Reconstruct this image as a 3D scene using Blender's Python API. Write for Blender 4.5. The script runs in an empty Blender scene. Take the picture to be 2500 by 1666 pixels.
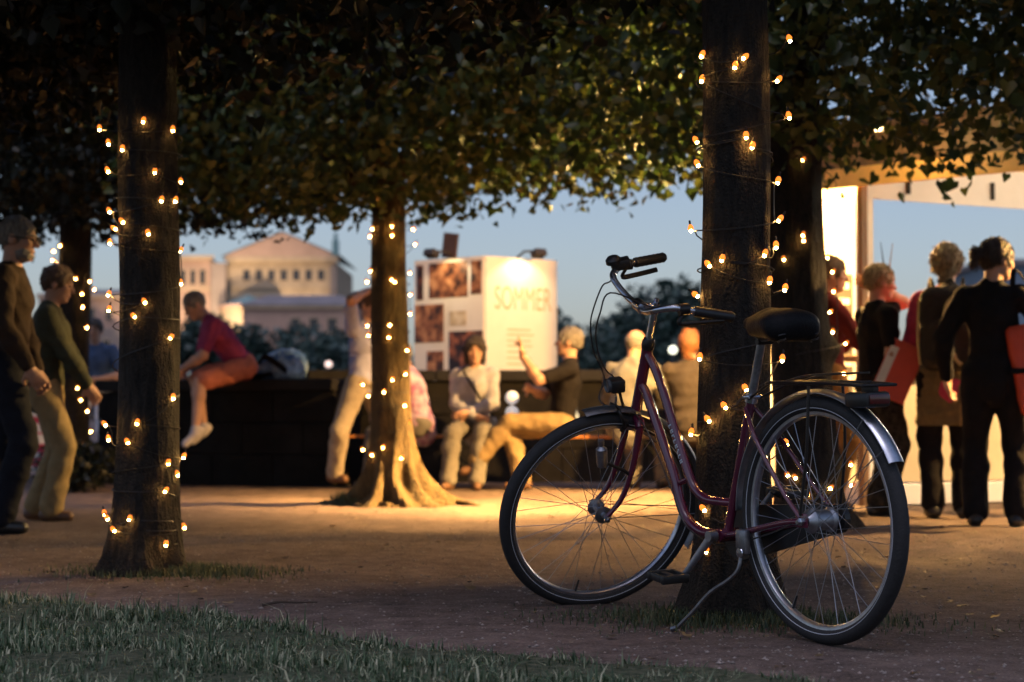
import bpy, bmesh, math, random
import numpy as np
from mathutils import Vector, Matrix, Euler
R = math.radians
sc = bpy.context.scene
COL = sc.collection

# ------------------------------------------------------------------ camera, sky, sun, exposure
cam_d = bpy.data.cameras.new('camera')
cam = bpy.data.objects.new('camera', cam_d)
COL.objects.link(cam)
sc.camera = cam
cam.location = (0, 0, 0.659)
cam.rotation_euler = (R(90 + 2.265), 0, 0)
cam_d.sensor_width = 36
cam_d.lens = 36 * 4395.4 / 2500
cam_d.clip_start = 0.05
cam_d.clip_end = 3000
cam_d.dof.use_dof = True
cam_d.dof.focus_distance = 5.45
cam_d.dof.aperture_fstop = 3.2
sc.render.resolution_x, sc.render.resolution_y = 1024, 682

world = bpy.data.worlds.new('World')
sc.world = world
world.use_nodes = True
wn, wl = world.node_tree.nodes, world.node_tree.links
bg = wn['Background']
sky = wn.new('ShaderNodeTexSky')
sky.sky_type = 'NISHITA'
sky.sun_disc = False
sky.sun_elevation = R(67.7)
sky.sun_rotation = R(200)          # afterglow behind the camera
sky.altitude = 100
sky.air_density = 1.0
sky.dust_density = 2.0
sky.ozone_density = 1.0
tint = wn.new('ShaderNodeMix')          # white balance of the dusk photograph
tint.data_type = 'RGBA'
tint.blend_type = 'MULTIPLY'
tint.inputs['Factor'].default_value = 1.0
tint.inputs[7].default_value = (1.03, 0.99, 1.04, 1)
wl.new(sky.outputs[0], tint.inputs[6])
wl.new(tint.outputs[2], bg.inputs['Color'])
bg.inputs['Strength'].default_value = 0.122

sun_d = bpy.data.lights.new('sun', 'SUN')
sun = bpy.data.objects.new('sun', sun_d)
COL.objects.link(sun)
sun_d.energy = 1.2
sun_d.angle = R(20)
sun_d.color = (0.8, 0.76, 1.0)
sun.rotation_euler = Vector((0.12, 0.36, -0.925)).to_track_quat('-Z', 'Y').to_euler()

sc.view_settings.view_transform = 'Standard'
sc.view_settings.look = 'None'
sc.view_settings.exposure = 0.0
sc.view_settings.gamma = 1.0
sc.render.engine = 'CYCLES'
cy = sc.cycles
cy.use_denoising = True
cy.use_adaptive_sampling = False
cy.max_bounces = 6
cy.diffuse_bounces = 3
cy.glossy_bounces = 3
cy.transmission_bounces = 4
cy.transparent_max_bounces = 6
cy.sample_clamp_indirect = 4.0
cy.caustics_reflective = False
cy.caustics_refractive = False

# ------------------------------------------------------------------ materials
MATS = {}
def mat(name, col=(0.5, 0.5, 0.5), rough=0.6, metal=0.0, var=0.0, scale=8.0, bump=0.0, bscale=None, coat=0.0,
        stretch=(1, 1, 1), col2=None, spec=0.5, sheen=0.0):
    """procedural surface: base colour broken up by noise, fine relief by bump"""
    if name in MATS:
        return MATS[name]
    m = bpy.data.materials.new(name)
    m.use_nodes = True
    n, l = m.node_tree.nodes, m.node_tree.links
    b = n['Principled BSDF']
    b.inputs['Roughness'].default_value = rough
    b.inputs['Metallic'].default_value = metal
    b.inputs['Coat Weight'].default_value = coat
    b.inputs['Specular IOR Level'].default_value = spec
    b.inputs['Sheen Weight'].default_value = sheen
    tc = n.new('ShaderNodeTexCoord')
    mp = n.new('ShaderNodeMapping')
    mp.inputs['Scale'].default_value = stretch
    l.new(tc.outputs['Object'], mp.inputs['Vector'])
    if var > 0 or col2:
        nz = n.new('ShaderNodeTexNoise')
        nz.inputs['Scale'].default_value = scale
        nz.inputs['Detail'].default_value = 6
        nz.inputs['Roughness'].default_value = 0.65
        l.new(mp.outputs[0], nz.inputs['Vector'])
        cr = n.new('ShaderNodeValToRGB')
        c2 = col2 or tuple(min(1, c * (1 + var)) for c in col)
        c1 = col if col2 else tuple(c * (1 - var) for c in col)
        cr.color_ramp.elements[0].position = 0.35
        cr.color_ramp.elements[1].position = 0.66
        cr.color_ramp.elements[0].color = (*c1, 1)
        cr.color_ramp.elements[1].color = (*c2, 1)
        l.new(nz.outputs['Fac'], cr.inputs[0])
        l.new(cr.outputs[0], b.inputs['Base Color'])
    else:
        b.inputs['Base Color'].default_value = (*col, 1)
    if bump > 0:
        bz = n.new('ShaderNodeTexNoise')
        bz.inputs['Scale'].default_value = bscale or scale * 3
        bz.inputs['Detail'].default_value = 5
        l.new(mp.outputs[0], bz.inputs['Vector'])
        bp = n.new('ShaderNodeBump')
        bp.inputs['Strength'].default_value = bump
        bp.inputs['Distance'].default_value = 0.02
        l.new(bz.outputs['Fac'], bp.inputs['Height'])
        l.new(bp.outputs[0], b.inputs['Normal'])
    MATS[name] = m
    return m

def emit(name, col, strength):
    if name in MATS:
        return MATS[name]
    m = bpy.data.materials.new(name)
    m.use_nodes = True
    n, l = m.node_tree.nodes, m.node_tree.links
    b = n['Principled BSDF']
    b.inputs['Base Color'].default_value = (*col, 1)
    b.inputs['Roughness'].default_value = 0.3
    b.inputs['Emission Color'].default_value = (*col, 1)
    b.inputs['Emission Strength'].default_value = strength
    MATS[name] = m
    return m

def leaf_mat(name, c1, c2, c3, trans=0.35, rough=0.5):
    """leaf faces coloured one by one (random per island) with light passing through them"""
    m = bpy.data.materials.new(name)
    m.use_nodes = True
    n, l = m.node_tree.nodes, m.node_tree.links
    b = n['Principled BSDF']
    b.inputs['Roughness'].default_value = rough
    g = n.new('ShaderNodeNewGeometry')
    cr = n.new('ShaderNodeValToRGB')
    e = cr.color_ramp.elements
    e[0].position, e[0].color = 0.0, (*c1, 1)
    e[1].position, e[1].color = 1.0, (*c3, 1)
    k = e.new(0.6)
    k.color = (*c2, 1)
    l.new(g.outputs['Random Per Island'], cr.inputs[0])
    l.new(cr.outputs[0], b.inputs['Base Color'])
    t = n.new('ShaderNodeBsdfTranslucent')
    l.new(cr.outputs[0], t.inputs['Color'])
    mx = n.new('ShaderNodeMixShader')
    mx.inputs[0].default_value = trans
    l.new(b.outputs[0], mx.inputs[1])
    l.new(t.outputs[0], mx.inputs[2])
    l.new(mx.outputs[0], n['Material Output'].inputs['Surface'])
    MATS[name] = m
    return m

# ------------------------------------------------------------------ object helpers
def link(name, me, parent=None, mtl=None, loc=None, rot=None, smooth=False):
    o = bpy.data.objects.new(name, me)
    COL.objects.link(o)
    if mtl is not None and me is not None and not me.materials:
        for q in (mtl if isinstance(mtl, (list, tuple)) else [mtl]):
            me.materials.append(q)
    if parent is not None:
        o.parent = parent
    if loc is not None:
        o.location = loc
    if rot is not None:
        o.rotation_euler = rot
    if smooth and me is not None:
        me.polygons.foreach_set('use_smooth', [True] * len(me.polygons))
    return o

def tag(o, label=None, cat=None, group=None, kind=None):
    if label: o['label'] = label
    if cat: o['category'] = cat
    if group: o['group'] = group
    if kind: o['kind'] = kind
    return o

def empty(name, loc=(0, 0, 0), rz=0.0, parent=None):
    o = bpy.data.objects.new(name, None)
    COL.objects.link(o)
    o.location = loc
    o.rotation_euler = (0, 0, rz)
    o.empty_display_size = 0.1
    if parent: o.parent = parent
    return o

class MB:
    """collects boxes, tubes, lathes and prisms into ONE mesh"""
    def __init__(s):
        s.v, s.f, s.mi = [], [], []
    def add(s, vs, fs, mi=0):
        o = len(s.v)
        s.v += [tuple(p) for p in vs]
        s.f += [tuple(i + o for i in f) for f in fs]
        s.mi += [mi] * len(fs)
        return s
    def box(s, x0, x1, y0, y1, z0, z1, bev=0.0, M=None, mi=0):
        bm = bmesh.new()
        bmesh.ops.create_cube(bm, size=1)
        for v in bm.verts:
            v.co = Vector(((x0 + x1) / 2 + v.co.x * (x1 - x0), (y0 + y1) / 2 + v.co.y * (y1 - y0), (z0 + z1) / 2 + v.co.z * (z1 - z0)))
        if bev > 0:
            bmesh.ops.bevel(bm, geom=bm.edges[:] + bm.verts[:], offset=bev, segments=2, affect='EDGES', profile=0.5)
        if M is not None:
            bm.transform(M)
        bm.verts.index_update()
        s.add([v.co for v in bm.verts], [[v.index for v in f.verts] for f in bm.faces], mi)
        bm.free()
        return s
    def tube(s, pts, r, n=8, cap=True, closed=False, mi=0, flat=1.0):
        pts = [Vector(p) for p in pts]
        m = len(pts)
        rr = r if isinstance(r, (list, tuple)) else [r] * m
        ref = None
        vs = []
        for i, p in enumerate(pts):
            a = pts[(i - 1) % m] if (i > 0 or closed) else p
            b = pts[(i + 1) % m] if (i < m - 1 or closed) else p
            t = (b - a)
            if t.length < 1e-9: t = Vector((0, 0, 1))
            t.normalize()
            if ref is None:
                ref = Vector((0, 0, 1)) if abs(t.z) < 0.9 else Vector((1, 0, 0))
                ref = (ref - t * ref.dot(t)).normalized()
            else:
                ref = (ref - t * ref.dot(t))
                if ref.length < 1e-6: ref = t.orthogonal()
                ref.normalize()
            bi = t.cross(ref)
            for k in range(n):
                an = 2 * math.pi * k / n
                vs.append(p + ref * math.cos(an) * rr[i] + bi * math.sin(an) * rr[i] * flat)
        fs = []
        for i in range(m if closed else m - 1):
            j = (i + 1) % m
            for k in range(n):
                k2 = (k + 1) % n
                fs.append((i * n + k, i * n + k2, j * n + k2, j * n + k))
        if cap and not closed:
            fs.append(tuple(reversed(range(n))))
            fs.append(tuple((m - 1) * n + k for k in range(n)))
        return s.add(vs, fs, mi)
    def lathe(s, prof, n=24, M=None, mi=0):
        """profile of (radius, height) turned about z"""
        M = M or Matrix()
        vs, fs = [], []
        for r, z in prof:
            for k in range(n):
                a = 2 * math.pi * k / n
                vs.append(M @ Vector((r * math.cos(a), r * math.sin(a), z)))
        for i in range(len(prof) - 1):
            for k in range(n):
                k2 = (k + 1) % n
                fs.append((i * n + k, i * n + k2, (i + 1) * n + k2, (i + 1) * n + k))
        if prof[0][0] > 1e-5: fs.append(tuple(reversed(range(n))))
        if prof[-1][0] > 1e-5: fs.append(tuple((len(prof) - 1) * n + k for k in range(n)))
        return s.add(vs, fs, mi)
    def prism(s, poly, d, M=None, mi=0):
        """flat polygon in local xy pulled to thickness d along z"""
        M = M or Matrix()
        n = len(poly)
        vs = [M @ Vector((x, y, 0)) for x, y in poly] + [M @ Vector((x, y, d)) for x, y in poly]
        fs = [tuple(reversed(range(n))), tuple(range(n, 2 * n))] + [(i, (i + 1) % n, n + (i + 1) % n, n + i) for i in range(n)]
        return s.add(vs, fs, mi)
    def build(s, name, mtl, parent=None, smooth=False, loc=None, rot=None, mesh_only=False):
        me = bpy.data.meshes.new(name)
        me.from_pydata(s.v, [], s.f)
        me.update()
        for q in (mtl if isinstance(mtl, (list, tuple)) else [mtl]):
            me.materials.append(q)
        if isinstance(mtl, (list, tuple)):
            me.polygons.foreach_set('material_index', s.mi)
        if smooth:
            me.polygons.foreach_set('use_smooth', [True] * len(me.polygons))
            me.set_sharp_from_angle(angle=R(40))
        if mesh_only:
            return me
        return link(name, me, parent, None, loc, rot)

def sheet(name, V, polys_n, mtl, parent=None, smooth=False):
    """fast mesh from an (N, k, 3) array where each item is a small fan described by polys_n (lists of local indices)"""
    N, k = V.shape[:2]
    me = bpy.data.meshes.new(name)
    me.vertices.add(N * k)
    me.vertices.foreach_set('co', V.reshape(-1).astype(np.float32))
    loc = np.concatenate([np.array(p) for p in polys_n])
    tot = len(loc)
    loops = (loc[None, :] + (np.arange(N) * k)[:, None]).reshape(-1)
    me.loops.add(len(loops))
    me.loops.foreach_set('vertex_index', loops.astype(np.int32))
    sizes = np.array([len(p) for p in polys_n])
    st = np.concatenate([[0], np.cumsum(sizes)[:-1]])
    me.polygons.add(N * len(polys_n))
    me.polygons.foreach_set('loop_start', (st[None, :] + (np.arange(N) * tot)[:, None]).reshape(-1).astype(np.int32))
    me.update(calc_edges=True)
    if smooth:
        me.polygons.foreach_set('use_smooth', np.ones(N * len(polys_n), bool))
    me.materials.append(mtl)
    return link(name, me, parent)

def bez(ctrl, n=24):
    """smooth curve through points (Catmull-Rom)"""
    P = [Vector(p) for p in ctrl]
    P = [P[0] * 2 - P[1]] + P + [P[-1] * 2 - P[-2]]
    out = []
    seg = len(P) - 3
    for i in range(seg):
        m = max(2, n // seg)
        for k in range(m):
            t = k / m
            a, b, c, d = P[i:i + 4]
            out.append(0.5 * ((2 * b) + (c - a) * t + (2 * a - 5 * b + 4 * c - d) * t * t + (3 * b - a - 3 * c + d) * t ** 3))
    out.append(P[-2])
    return out

def arc_y(cx, cz, r, a0, a1, n=40, y=0.0):
    """arc in the xz plane, degrees from +x towards +z"""
    return [(cx + r * math.cos(R(a0 + (a1 - a0) * i / n)), y, cz + r * math.sin(R(a0 + (a1 - a0) * i / n))) for i in range(n + 1)]

# ------------------------------------------------------------------ the setting: ground, lawn
def ground_mat():
    m = bpy.data.materials.new('sandy_gravel')
    m.use_nodes = True
    n, l = m.node_tree.nodes, m.node_tree.links
    b = n['Principled BSDF']
    b.inputs['Roughness'].default_value = 0.95
    b.inputs['Specular IOR Level'].default_value = 0.15
    tc = n.new('ShaderNodeTexCoord')
    def nz(s, d=5):
        q = n.new('ShaderNodeTexNoise')
        q.inputs['Scale'].default_value = s
        q.inputs['Detail'].default_value = d
        q.inputs['Roughness'].default_value = 0.7
        l.new(tc.outputs['Object'], q.inputs['Vector'])
        return q
    big, mid, fine = nz(0.9), nz(9.0, 8), nz(110.0, 3)
    r1 = n.new('ShaderNodeValToRGB')
    r1.color_ramp.elements[0].position, r1.color_ramp.elements[0].color = 0.38, (0.028, 0.021, 0.019, 1)
    r1.color_ramp.elements[1].position, r1.color_ramp.elements[1].color = 0.66, (0.22, 0.165, 0.143, 1)
    ad = n.new('ShaderNodeMath'); ad.operation = 'MULTIPLY_ADD'
    ad.inputs[1].default_value = 0.36
    l.new(mid.outputs['Fac'], ad.inputs[0])
    a2 = n.new('ShaderNodeMath'); a2.operation = 'MULTIPLY'
    a2.inputs[1].default_value = 0.26
    l.new(big.outputs['Fac'], a2.inputs[0])
    a3 = n.new('ShaderNodeMath'); a3.operation = 'MULTIPLY_ADD'
    a3.inputs[1].default_value = 0.38
    l.new(fine.outputs['Fac'], a3.inputs[0])
    l.new(a2.outputs[0], a3.inputs[2])
    l.new(a3.outputs[0], ad.inputs[2])
    l.new(ad.outputs[0], r1.inputs[0])
    l.new(r1.outputs[0], b.inputs['Base Color'])
    bp = n.new('ShaderNodeBump')
    bp.inputs['Strength'].default_value = 0.7
    bp.inputs['Distance'].default_value = 0.03
    l.new(a3.outputs[0], bp.inputs['Height'])
    bp2 = n.new('ShaderNodeBump')
    bp2.inputs['Strength'].default_value = 0.6
    bp2.inputs['Distance'].default_value = 0.05
    l.new(mid.outputs['Fac'], bp2.inputs['Height'])
    l.new(bp.outputs[0], bp2.inputs['Normal'])
    l.new(bp2.outputs[0], b.inputs['Normal'])
    return m

def vnoise(x, y, seed=0):
    """cheap smooth noise from a few sines, about -1..1"""
    r = np.random.RandomState(seed)
    s = 0
    for i in range(6):
        a = r.uniform(0, 6.28)
        f = 0.7 * 1.6 ** i
        s = s + np.sin((x * math.cos(a) + y * math.sin(a)) * f * 2 + r.uniform(0, 6.28)) / 1.35 ** i
    return s / 2.6

def build_ground():
    # a fine grid near the camera, long quads out to the horizon
    xs = np.concatenate([[-1500, -300, -60, -20], np.linspace(-8, 8, 161), [20, 60, 300, 1500]])
    ys = np.concatenate([[-400, -60, -10], np.linspace(0, 18, 181), [30, 80, 250, 700, 2500]])
    X, Y = np.meshgrid(xs, ys, indexing='ij')
    Z = 0.012 * vnoise(X * 1.2, Y * 1.2, 3) + 0.006 * vnoise(X * 5, Y * 5, 4)
    Z = np.where((np.abs(X) > 8) | (Y < 0) | (Y > 18), 0, Z)
    nx, ny = X.shape
    V = np.stack([X, Y, Z], -1).reshape(-1, 3)
    i = np.arange(nx - 1)[:, None] * ny + np.arange(ny - 1)[None, :]
    F = np.stack([i, i + ny, i + ny + 1, i + 1], -1).reshape(-1, 4)
    me = bpy.data.meshes.new('ground')
    me.from_pydata(V.tolist(), [], F.tolist())
    me.update()
    tag(link('ground', me, None, ground_mat(), smooth=True), 'sandy brown gravel ground under the trees', kind='structure')
build_ground()

rng = np.random.RandomState(7)
LAWN = [(-3.2, 7.4), (-1.82, 6.39), (-0.917, 5.76), (-0.287, 5.05), (0.468, 4.57), (0.75, 4.3)]
def lawn_edge(x):
    return np.interp(x, [p[0] for p in LAWN], [p[1] for p in LAWN])
M_GRASS = leaf_mat('grass_blade', (0.022, 0.05, 0.022), (0.065, 0.11, 0.05), (0.36, 0.36, 0.24), 0.2, 0.6)
M_GRASS_DARK = leaf_mat('grass_blade_dark_kind', (0.025, 0.045, 0.02), (0.045, 0.07, 0.03), (0.12, 0.12, 0.06), 0.2, 0.6)  # darker green blades for the tufts

def blades(name, px, py, h, w, mtl, seed, label, parent=None, tilt=0.8):
    r = np.random.RandomState(seed)
    N = len(px)
    a = r.uniform(0, 6.283, N)
    d = np.stack([np.cos(a), np.sin(a), 0 * a], 1)
    s = np.stack([-np.sin(a), np.cos(a), 0 * a], 1)
    ln = np.abs(r.normal(0, tilt, N))[:, None]
    base = np.stack([px, py, np.full(N, -0.004)], 1)
    up = np.array([0, 0, 1.0])
    h = h[:, None]; w = w[:, None]
    m = base + up * h * 0.55 + d * h * ln * 0.3
    t = base + up * h * (1 - 0.3 * np.minimum(ln, 1.2)) + d * h * ln
    V = np.stack([base - s * w, base + s * w, m + s * w * 0.8, m - s * w * 0.8, t], 1)
    o = sheet(name, V, [[0, 1, 2, 3], [3, 2, 4]], mtl, parent)
    return tag(o, label, 'grass', kind='stuff')

def build_lawn():
    xs = np.linspace(-4.5, 0.72, 70)
    e = lawn_edge(xs) + 0.05 * vnoise(xs * 6, xs * 0 + 1, 9) - 0.02
    rows = [np.stack([xs, e + (2.0 - e) * t, 0.004 + 0.012 * vnoise(xs * 1.2, (e + (2.0 - e) * t) * 1.2, 3) + 0.006 * vnoise(xs * 5, (e + (2.0 - e) * t) * 5, 4) + (0.004 if t > 0 else -0.01)], 1) for t in np.linspace(0, 1, 60) ** 1.3]
    V = np.concatenate(rows)
    n = len(xs)
    F = [(j * n + i, j * n + i + 1, (j + 1) * n + i + 1, (j + 1) * n + i) for j in range(59) for i in range(n - 1)]
    me = bpy.data.meshes.new('lawn')
    me.from_pydata(V.tolist(), [], [tuple(reversed(f)) for f in F])
    me.update()
    tag(link('lawn', me, None, mat('lawn_soil', (0.018, 0.03, 0.017), 0.95, col2=(0.085, 0.09, 0.06), scale=38, bump=0.6, bscale=90, spec=0.1), smooth=True), 'dark turf under the short grass', kind='structure')
build_lawn()
def build_grass():
    n = 82000
    x = rng.uniform(-2.6, 0.75, n)
    e = lawn_edge(x) + 0.05 * vnoise(x * 6, x * 0 + 1, 9)
    y = e - np.abs(rng.uniform(0, 1, n)) ** 1.1 * (e - 3.3)
    cl = vnoise(x * 7, y * 7, 12)
    keep = (rng.uniform(0, 1, n) < 0.55 + 0.5 * cl) & (y > 3.2)
    x, y, cl = x[keep], y[keep], cl[keep]
    h = (0.016 + 0.028 * rng.uniform(0, 1, len(x)) ** 1.5) * np.clip(1.0 + 0.75 * cl, 0.35, 2)
    tall = rng.uniform(0, 1, len(x)) < 0.05
    h = np.where(tall, h * 1.8, h)
    blades('grass', x, y, h, rng.uniform(0.0014, 0.0034, len(x)), M_GRASS, 3, 'short patchy grass at the near edge of the gravel')
build_grass()

def tuft(name, label, cx, cy, rx, ry, n, hmax, seed, ang=0.0):
    r = np.random.RandomState(seed)
    q = np.abs(r.normal(0, 0.45, n)); a = r.uniform(0, 6.283, n)
    u, v = rx * q * np.cos(a), ry * q * np.sin(a)
    x = cx + u * math.cos(ang) - v * math.sin(ang)
    y = cy + u * math.sin(ang) + v * math.cos(ang)
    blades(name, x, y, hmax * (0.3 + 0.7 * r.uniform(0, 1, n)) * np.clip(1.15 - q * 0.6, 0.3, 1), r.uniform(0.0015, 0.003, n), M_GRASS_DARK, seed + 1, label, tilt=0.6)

LEAF0 = np.array([(0, 0, 0), (0.3, -0.16, 0.05), (0.5, 0.18, 0.09), (0.24, 0.62, 0.05), (0, 0.98, 0.1), (-0.24, 0.62, 0.05), (-0.5, 0.18, 0.09), (-0.3, -0.16, 0.05)])
def build_litter():
    """pebbles, a twig and dry fallen leaves on the gravel"""
    r = np.random.RandomState(21)
    n = 15000
    y = r.uniform(4.2, 10, n) ; x = r.uniform(-0.33, 0.33, n) * y * 1.0
    ok = y > lawn_edge(x) + 0.02
    x, y = x[ok], y[ok]
    s = 0.0018 + 0.007 * r.uniform(0, 1, len(x)) ** 4
    oc = np.array([[1, 0, 0], [0, 1, 0], [-1, 0, 0], [0, -1, 0], [0, 0, 0.8], [0, 0, -0.5]], float)
    a = r.uniform(0, 6.28, len(x))
    rot = np.stack([np.stack([np.cos(a), -np.sin(a), 0 * a], 1), np.stack([np.sin(a), np.cos(a), 0 * a], 1), np.stack([0 * a, 0 * a, 0 * a + 1], 1)], 1)
    V = np.einsum('nij,kj->nki', rot, oc * np.array([1.3, 0.9, 0.8])) * s[:, None, None]
    z = 0.012 * vnoise(x * 1.2, y * 1.2, 3) + 0.006 * vnoise(x * 5, y * 5, 4)
    V += np.stack([x, y, z], 1)[:, None, :]
    o = sheet('gravel', V, [[0, 1, 4], [1, 2, 4], [2, 3, 4], [3, 0, 4], [1, 0, 5], [2, 1, 5], [3, 2, 5], [0, 3, 5]],
              mat('pebble', (0.2, 0.17, 0.15), 0.9, var=0.5, scale=30), None)
    tag(o, 'small loose stones scattered on the gravel', 'gravel', kind='stuff')
    # fallen leaves and bark crumbs
    n = 420
    y = r.uniform(4.4, 13, n); x = r.uniform(-0.3, 0.3, n) * y
    ok = y > lawn_edge(x) + 0.05
    x, y = x[ok], y[ok]
    n = len(x)
    a = r.uniform(0, 6.28, n)
    ex = np.stack([np.cos(a), np.sin(a), r.normal(0, 0.12, n)], 1); ey = np.stack([-np.sin(a), np.cos(a), r.normal(0, 0.12, n)], 1)
    z = 0.012 * vnoise(x * 1.2, y * 1.2, 3) + 0.006 * vnoise(x * 5, y * 5, 4) + 0.009
    sz = (0.014 + 0.03 * r.uniform(0, 1, n) ** 2)[:, None, None]
    V = np.stack([x, y, z], 1)[:, None, :] + sz * (LEAF0[None, :, 0:1] * ex[:, None] + LEAF0[None, :, 1:2] * ey[:, None] + LEAF0[None, :, 2:3] * np.array([0, 0, 1.6]))
    o = sheet('leaf_litter', V, [[0, 1, 2, 3, 4], [0, 4, 5, 6, 7]], leaf_mat('dry_leaf', (0.03, 0.02, 0.012), (0.07, 0.045, 0.02), (0.16, 0.11, 0.05), 0.1), None)
    tag(o, 'dry fallen leaves scattered over the gravel', 'leaf litter', kind='stuff')
    mb = MB()
    tw = bez([(-0.83, 6.02, 0.018), (-0.78, 6.06, 0.024), (-0.72, 6.08, 0.02), (-0.66, 6.13, 0.016)], 9)
    mb.tube(tw, [0.0055 - 0.0035 * i / (len(tw) - 1) for i in range(len(tw))], 6)
    tag(mb.build('twig', mat('twig_bark', (0.05, 0.035, 0.025), 0.9), None, True), 'short dark twig lying on the gravel near the grass', 'twig')
build_litter()

# ------------------------------------------------------------------ trees
def bark_mat(name, c1, c2):
    m = bpy.data.materials.new(name)
    m.use_nodes = True
    n, l = m.node_tree.nodes, m.node_tree.links
    b = n['Principled BSDF']
    b.inputs['Roughness'].default_value = 0.85
    b.inputs['Specular IOR Level'].default_value = 0.3
    tc = n.new('ShaderNodeTexCoord')
    mp = n.new('ShaderNodeMapping')
    mp.inputs['Scale'].default_value = (1, 1, 0.28)
    l.new(tc.outputs['Object'], mp.inputs['Vector'])
    vo = n.new('ShaderNodeTexNoise')
    vo.inputs['Scale'].default_value = 34
    vo.inputs['Detail'].default_value = 6
    vo.inputs['Roughness'].default_value = 0.6
    vo.inputs['Distortion'].default_value = 0.8
    l.new(mp.outputs[0], vo.inputs['Vector'])
    n2 = n.new('ShaderNodeTexNoise')
    n2.inputs['Scale'].default_value = 110
    l.new(tc.outputs['Object'], n2.inputs['Vector'])
    mx = n.new('ShaderNodeMath'); mx.operation = 'MULTIPLY_ADD'
    mx.inputs[1].default_value = 0.3
    l.new(n2.outputs['Fac'], mx.inputs[0])
    l.new(vo.outputs['Fac'], mx.inputs[2])
    cr = n.new('ShaderNodeValToRGB')
    cr.color_ramp.elements[0].position, cr.color_ramp.elements[0].color = 0.45, (*c1, 1)
    cr.color_ramp.elements[1].position, cr.color_ramp.elements[1].color = 0.9, (*c2, 1)
    l.new(mx.outputs[0], cr.inputs[0])
    l.new(cr.outputs[0], b.inputs['Base Color'])
    bp = n.new('ShaderNodeBump')
    bp.inputs['Strength'].default_value = 1.0
    bp.inputs['Distance'].default_value = 0.045
    l.new(mx.outputs[0], bp.inputs['Height'])
    l.new(bp.outputs[0], b.inputs['Normal'])
    MATS[name] = m
    return m
M_BARK = bark_mat('bark', (0.005, 0.0042, 0.0036), (0.034, 0.027, 0.02))
M_BARK2 = bark_mat('bark_lit_tone', (0.035, 0.023, 0.009), (0.135, 0.092, 0.034))  # the same bark with warm lamplight put into its colour
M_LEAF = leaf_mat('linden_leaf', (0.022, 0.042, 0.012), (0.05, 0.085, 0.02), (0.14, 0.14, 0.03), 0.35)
M_LEAF_DK = leaf_mat('linden_leaf_shade_tone', (0.006, 0.01, 0.004), (0.01, 0.017, 0.006), (0.035, 0.03, 0.009), 0.3)  # linden leaf with the shade of the left crowns put into its colour
LEAF = np.array([(0, 0.1, 0), (0.3, -0.06, 0.05), (0.5, 0.28, 0.09), (0.24, 0.72, 0.05), (0, 1.08, -0.1), (-0.24, 0.72, 0.05), (-0.5, 0.28, 0.09), (-0.3, -0.06, 0.05)])
LEAF[:, 1] -= 0.1
LEAF_F = [[0, 1, 2, 3, 4], [0, 4, 5, 6, 7]]

def leaf_frames(N, r, droop=0.7):
    """random leaf orientations: tips hang, faces turn every way"""
    a = r.uniform(0, 6.283, N)
    e = r.normal(-0.85 * droop, 0.5, N)
    y = np.stack([np.cos(a) * np.cos(e), np.sin(a) * np.cos(e), np.sin(e)], 1)
    q = r.normal(0, 1, (N, 3))
    x = np.cross(y, q); x /= np.linalg.norm(x, axis=1)[:, None] + 1e-9
    z = np.cross(x, y)
    return x, y, z

def crown_leaves(name, centre, ang, half, zb, zt, n_shoot, per, size, seed, mtl, parent, power=4.0, ragged=0.1, thin=None):
    r = np.random.RandomState(seed)
    u = r.uniform(-1, 1, (n_shoot * 2, 3))
    keep = (np.abs(u) ** power).sum(1) < 1.15
    u = u[keep][:n_shoot]
    lx, ly = u[:, 0] * half[0], u[:, 1] * half[1]
    z = zb + (u[:, 2] * 0.5 + 0.5) * (zt - zb)
    x = centre[0] + lx * math.cos(ang) - ly * math.sin(ang)
    y = centre[1] + lx * math.sin(ang) + ly * math.cos(ang)
    z = z + ragged * vnoise(x * 2.2, y * 2.2, seed + 5) * np.clip(1.4 - (z - zb), 0, 1)
    if thin is not None:
        k = thin(x, y, z, r)
        x, y, z = x[k], y[k], z[k]
    P = np.stack([x, y, z], 1).repeat(per, 0)
    P = P + np.clip(r.normal(0, 1, P.shape), -1.7, 1.7) * np.array([0.14, 0.14, 0.09])
    N = len(P)
    X, Y, Zv = leaf_frames(N, r)
    s = size * r.uniform(0.6, 1.25, N)[:, None, None]
    V = P[:, None, :] + s * (LEAF[None, :, 0:1] * X[:, None, :] + LEAF[None, :, 1:2] * Y[:, None, :] + LEAF[None, :, 2:3] * Zv[:, None, :] * r.uniform(0.4, 2.2, N)[:, None, None])
    inv = np.array(parent.matrix_basis.inverted())
    V = V @ inv[:3, :3].T + inv[:3, 3]
    o = sheet(name, V, LEAF_F, mtl, parent)
    return o

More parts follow.
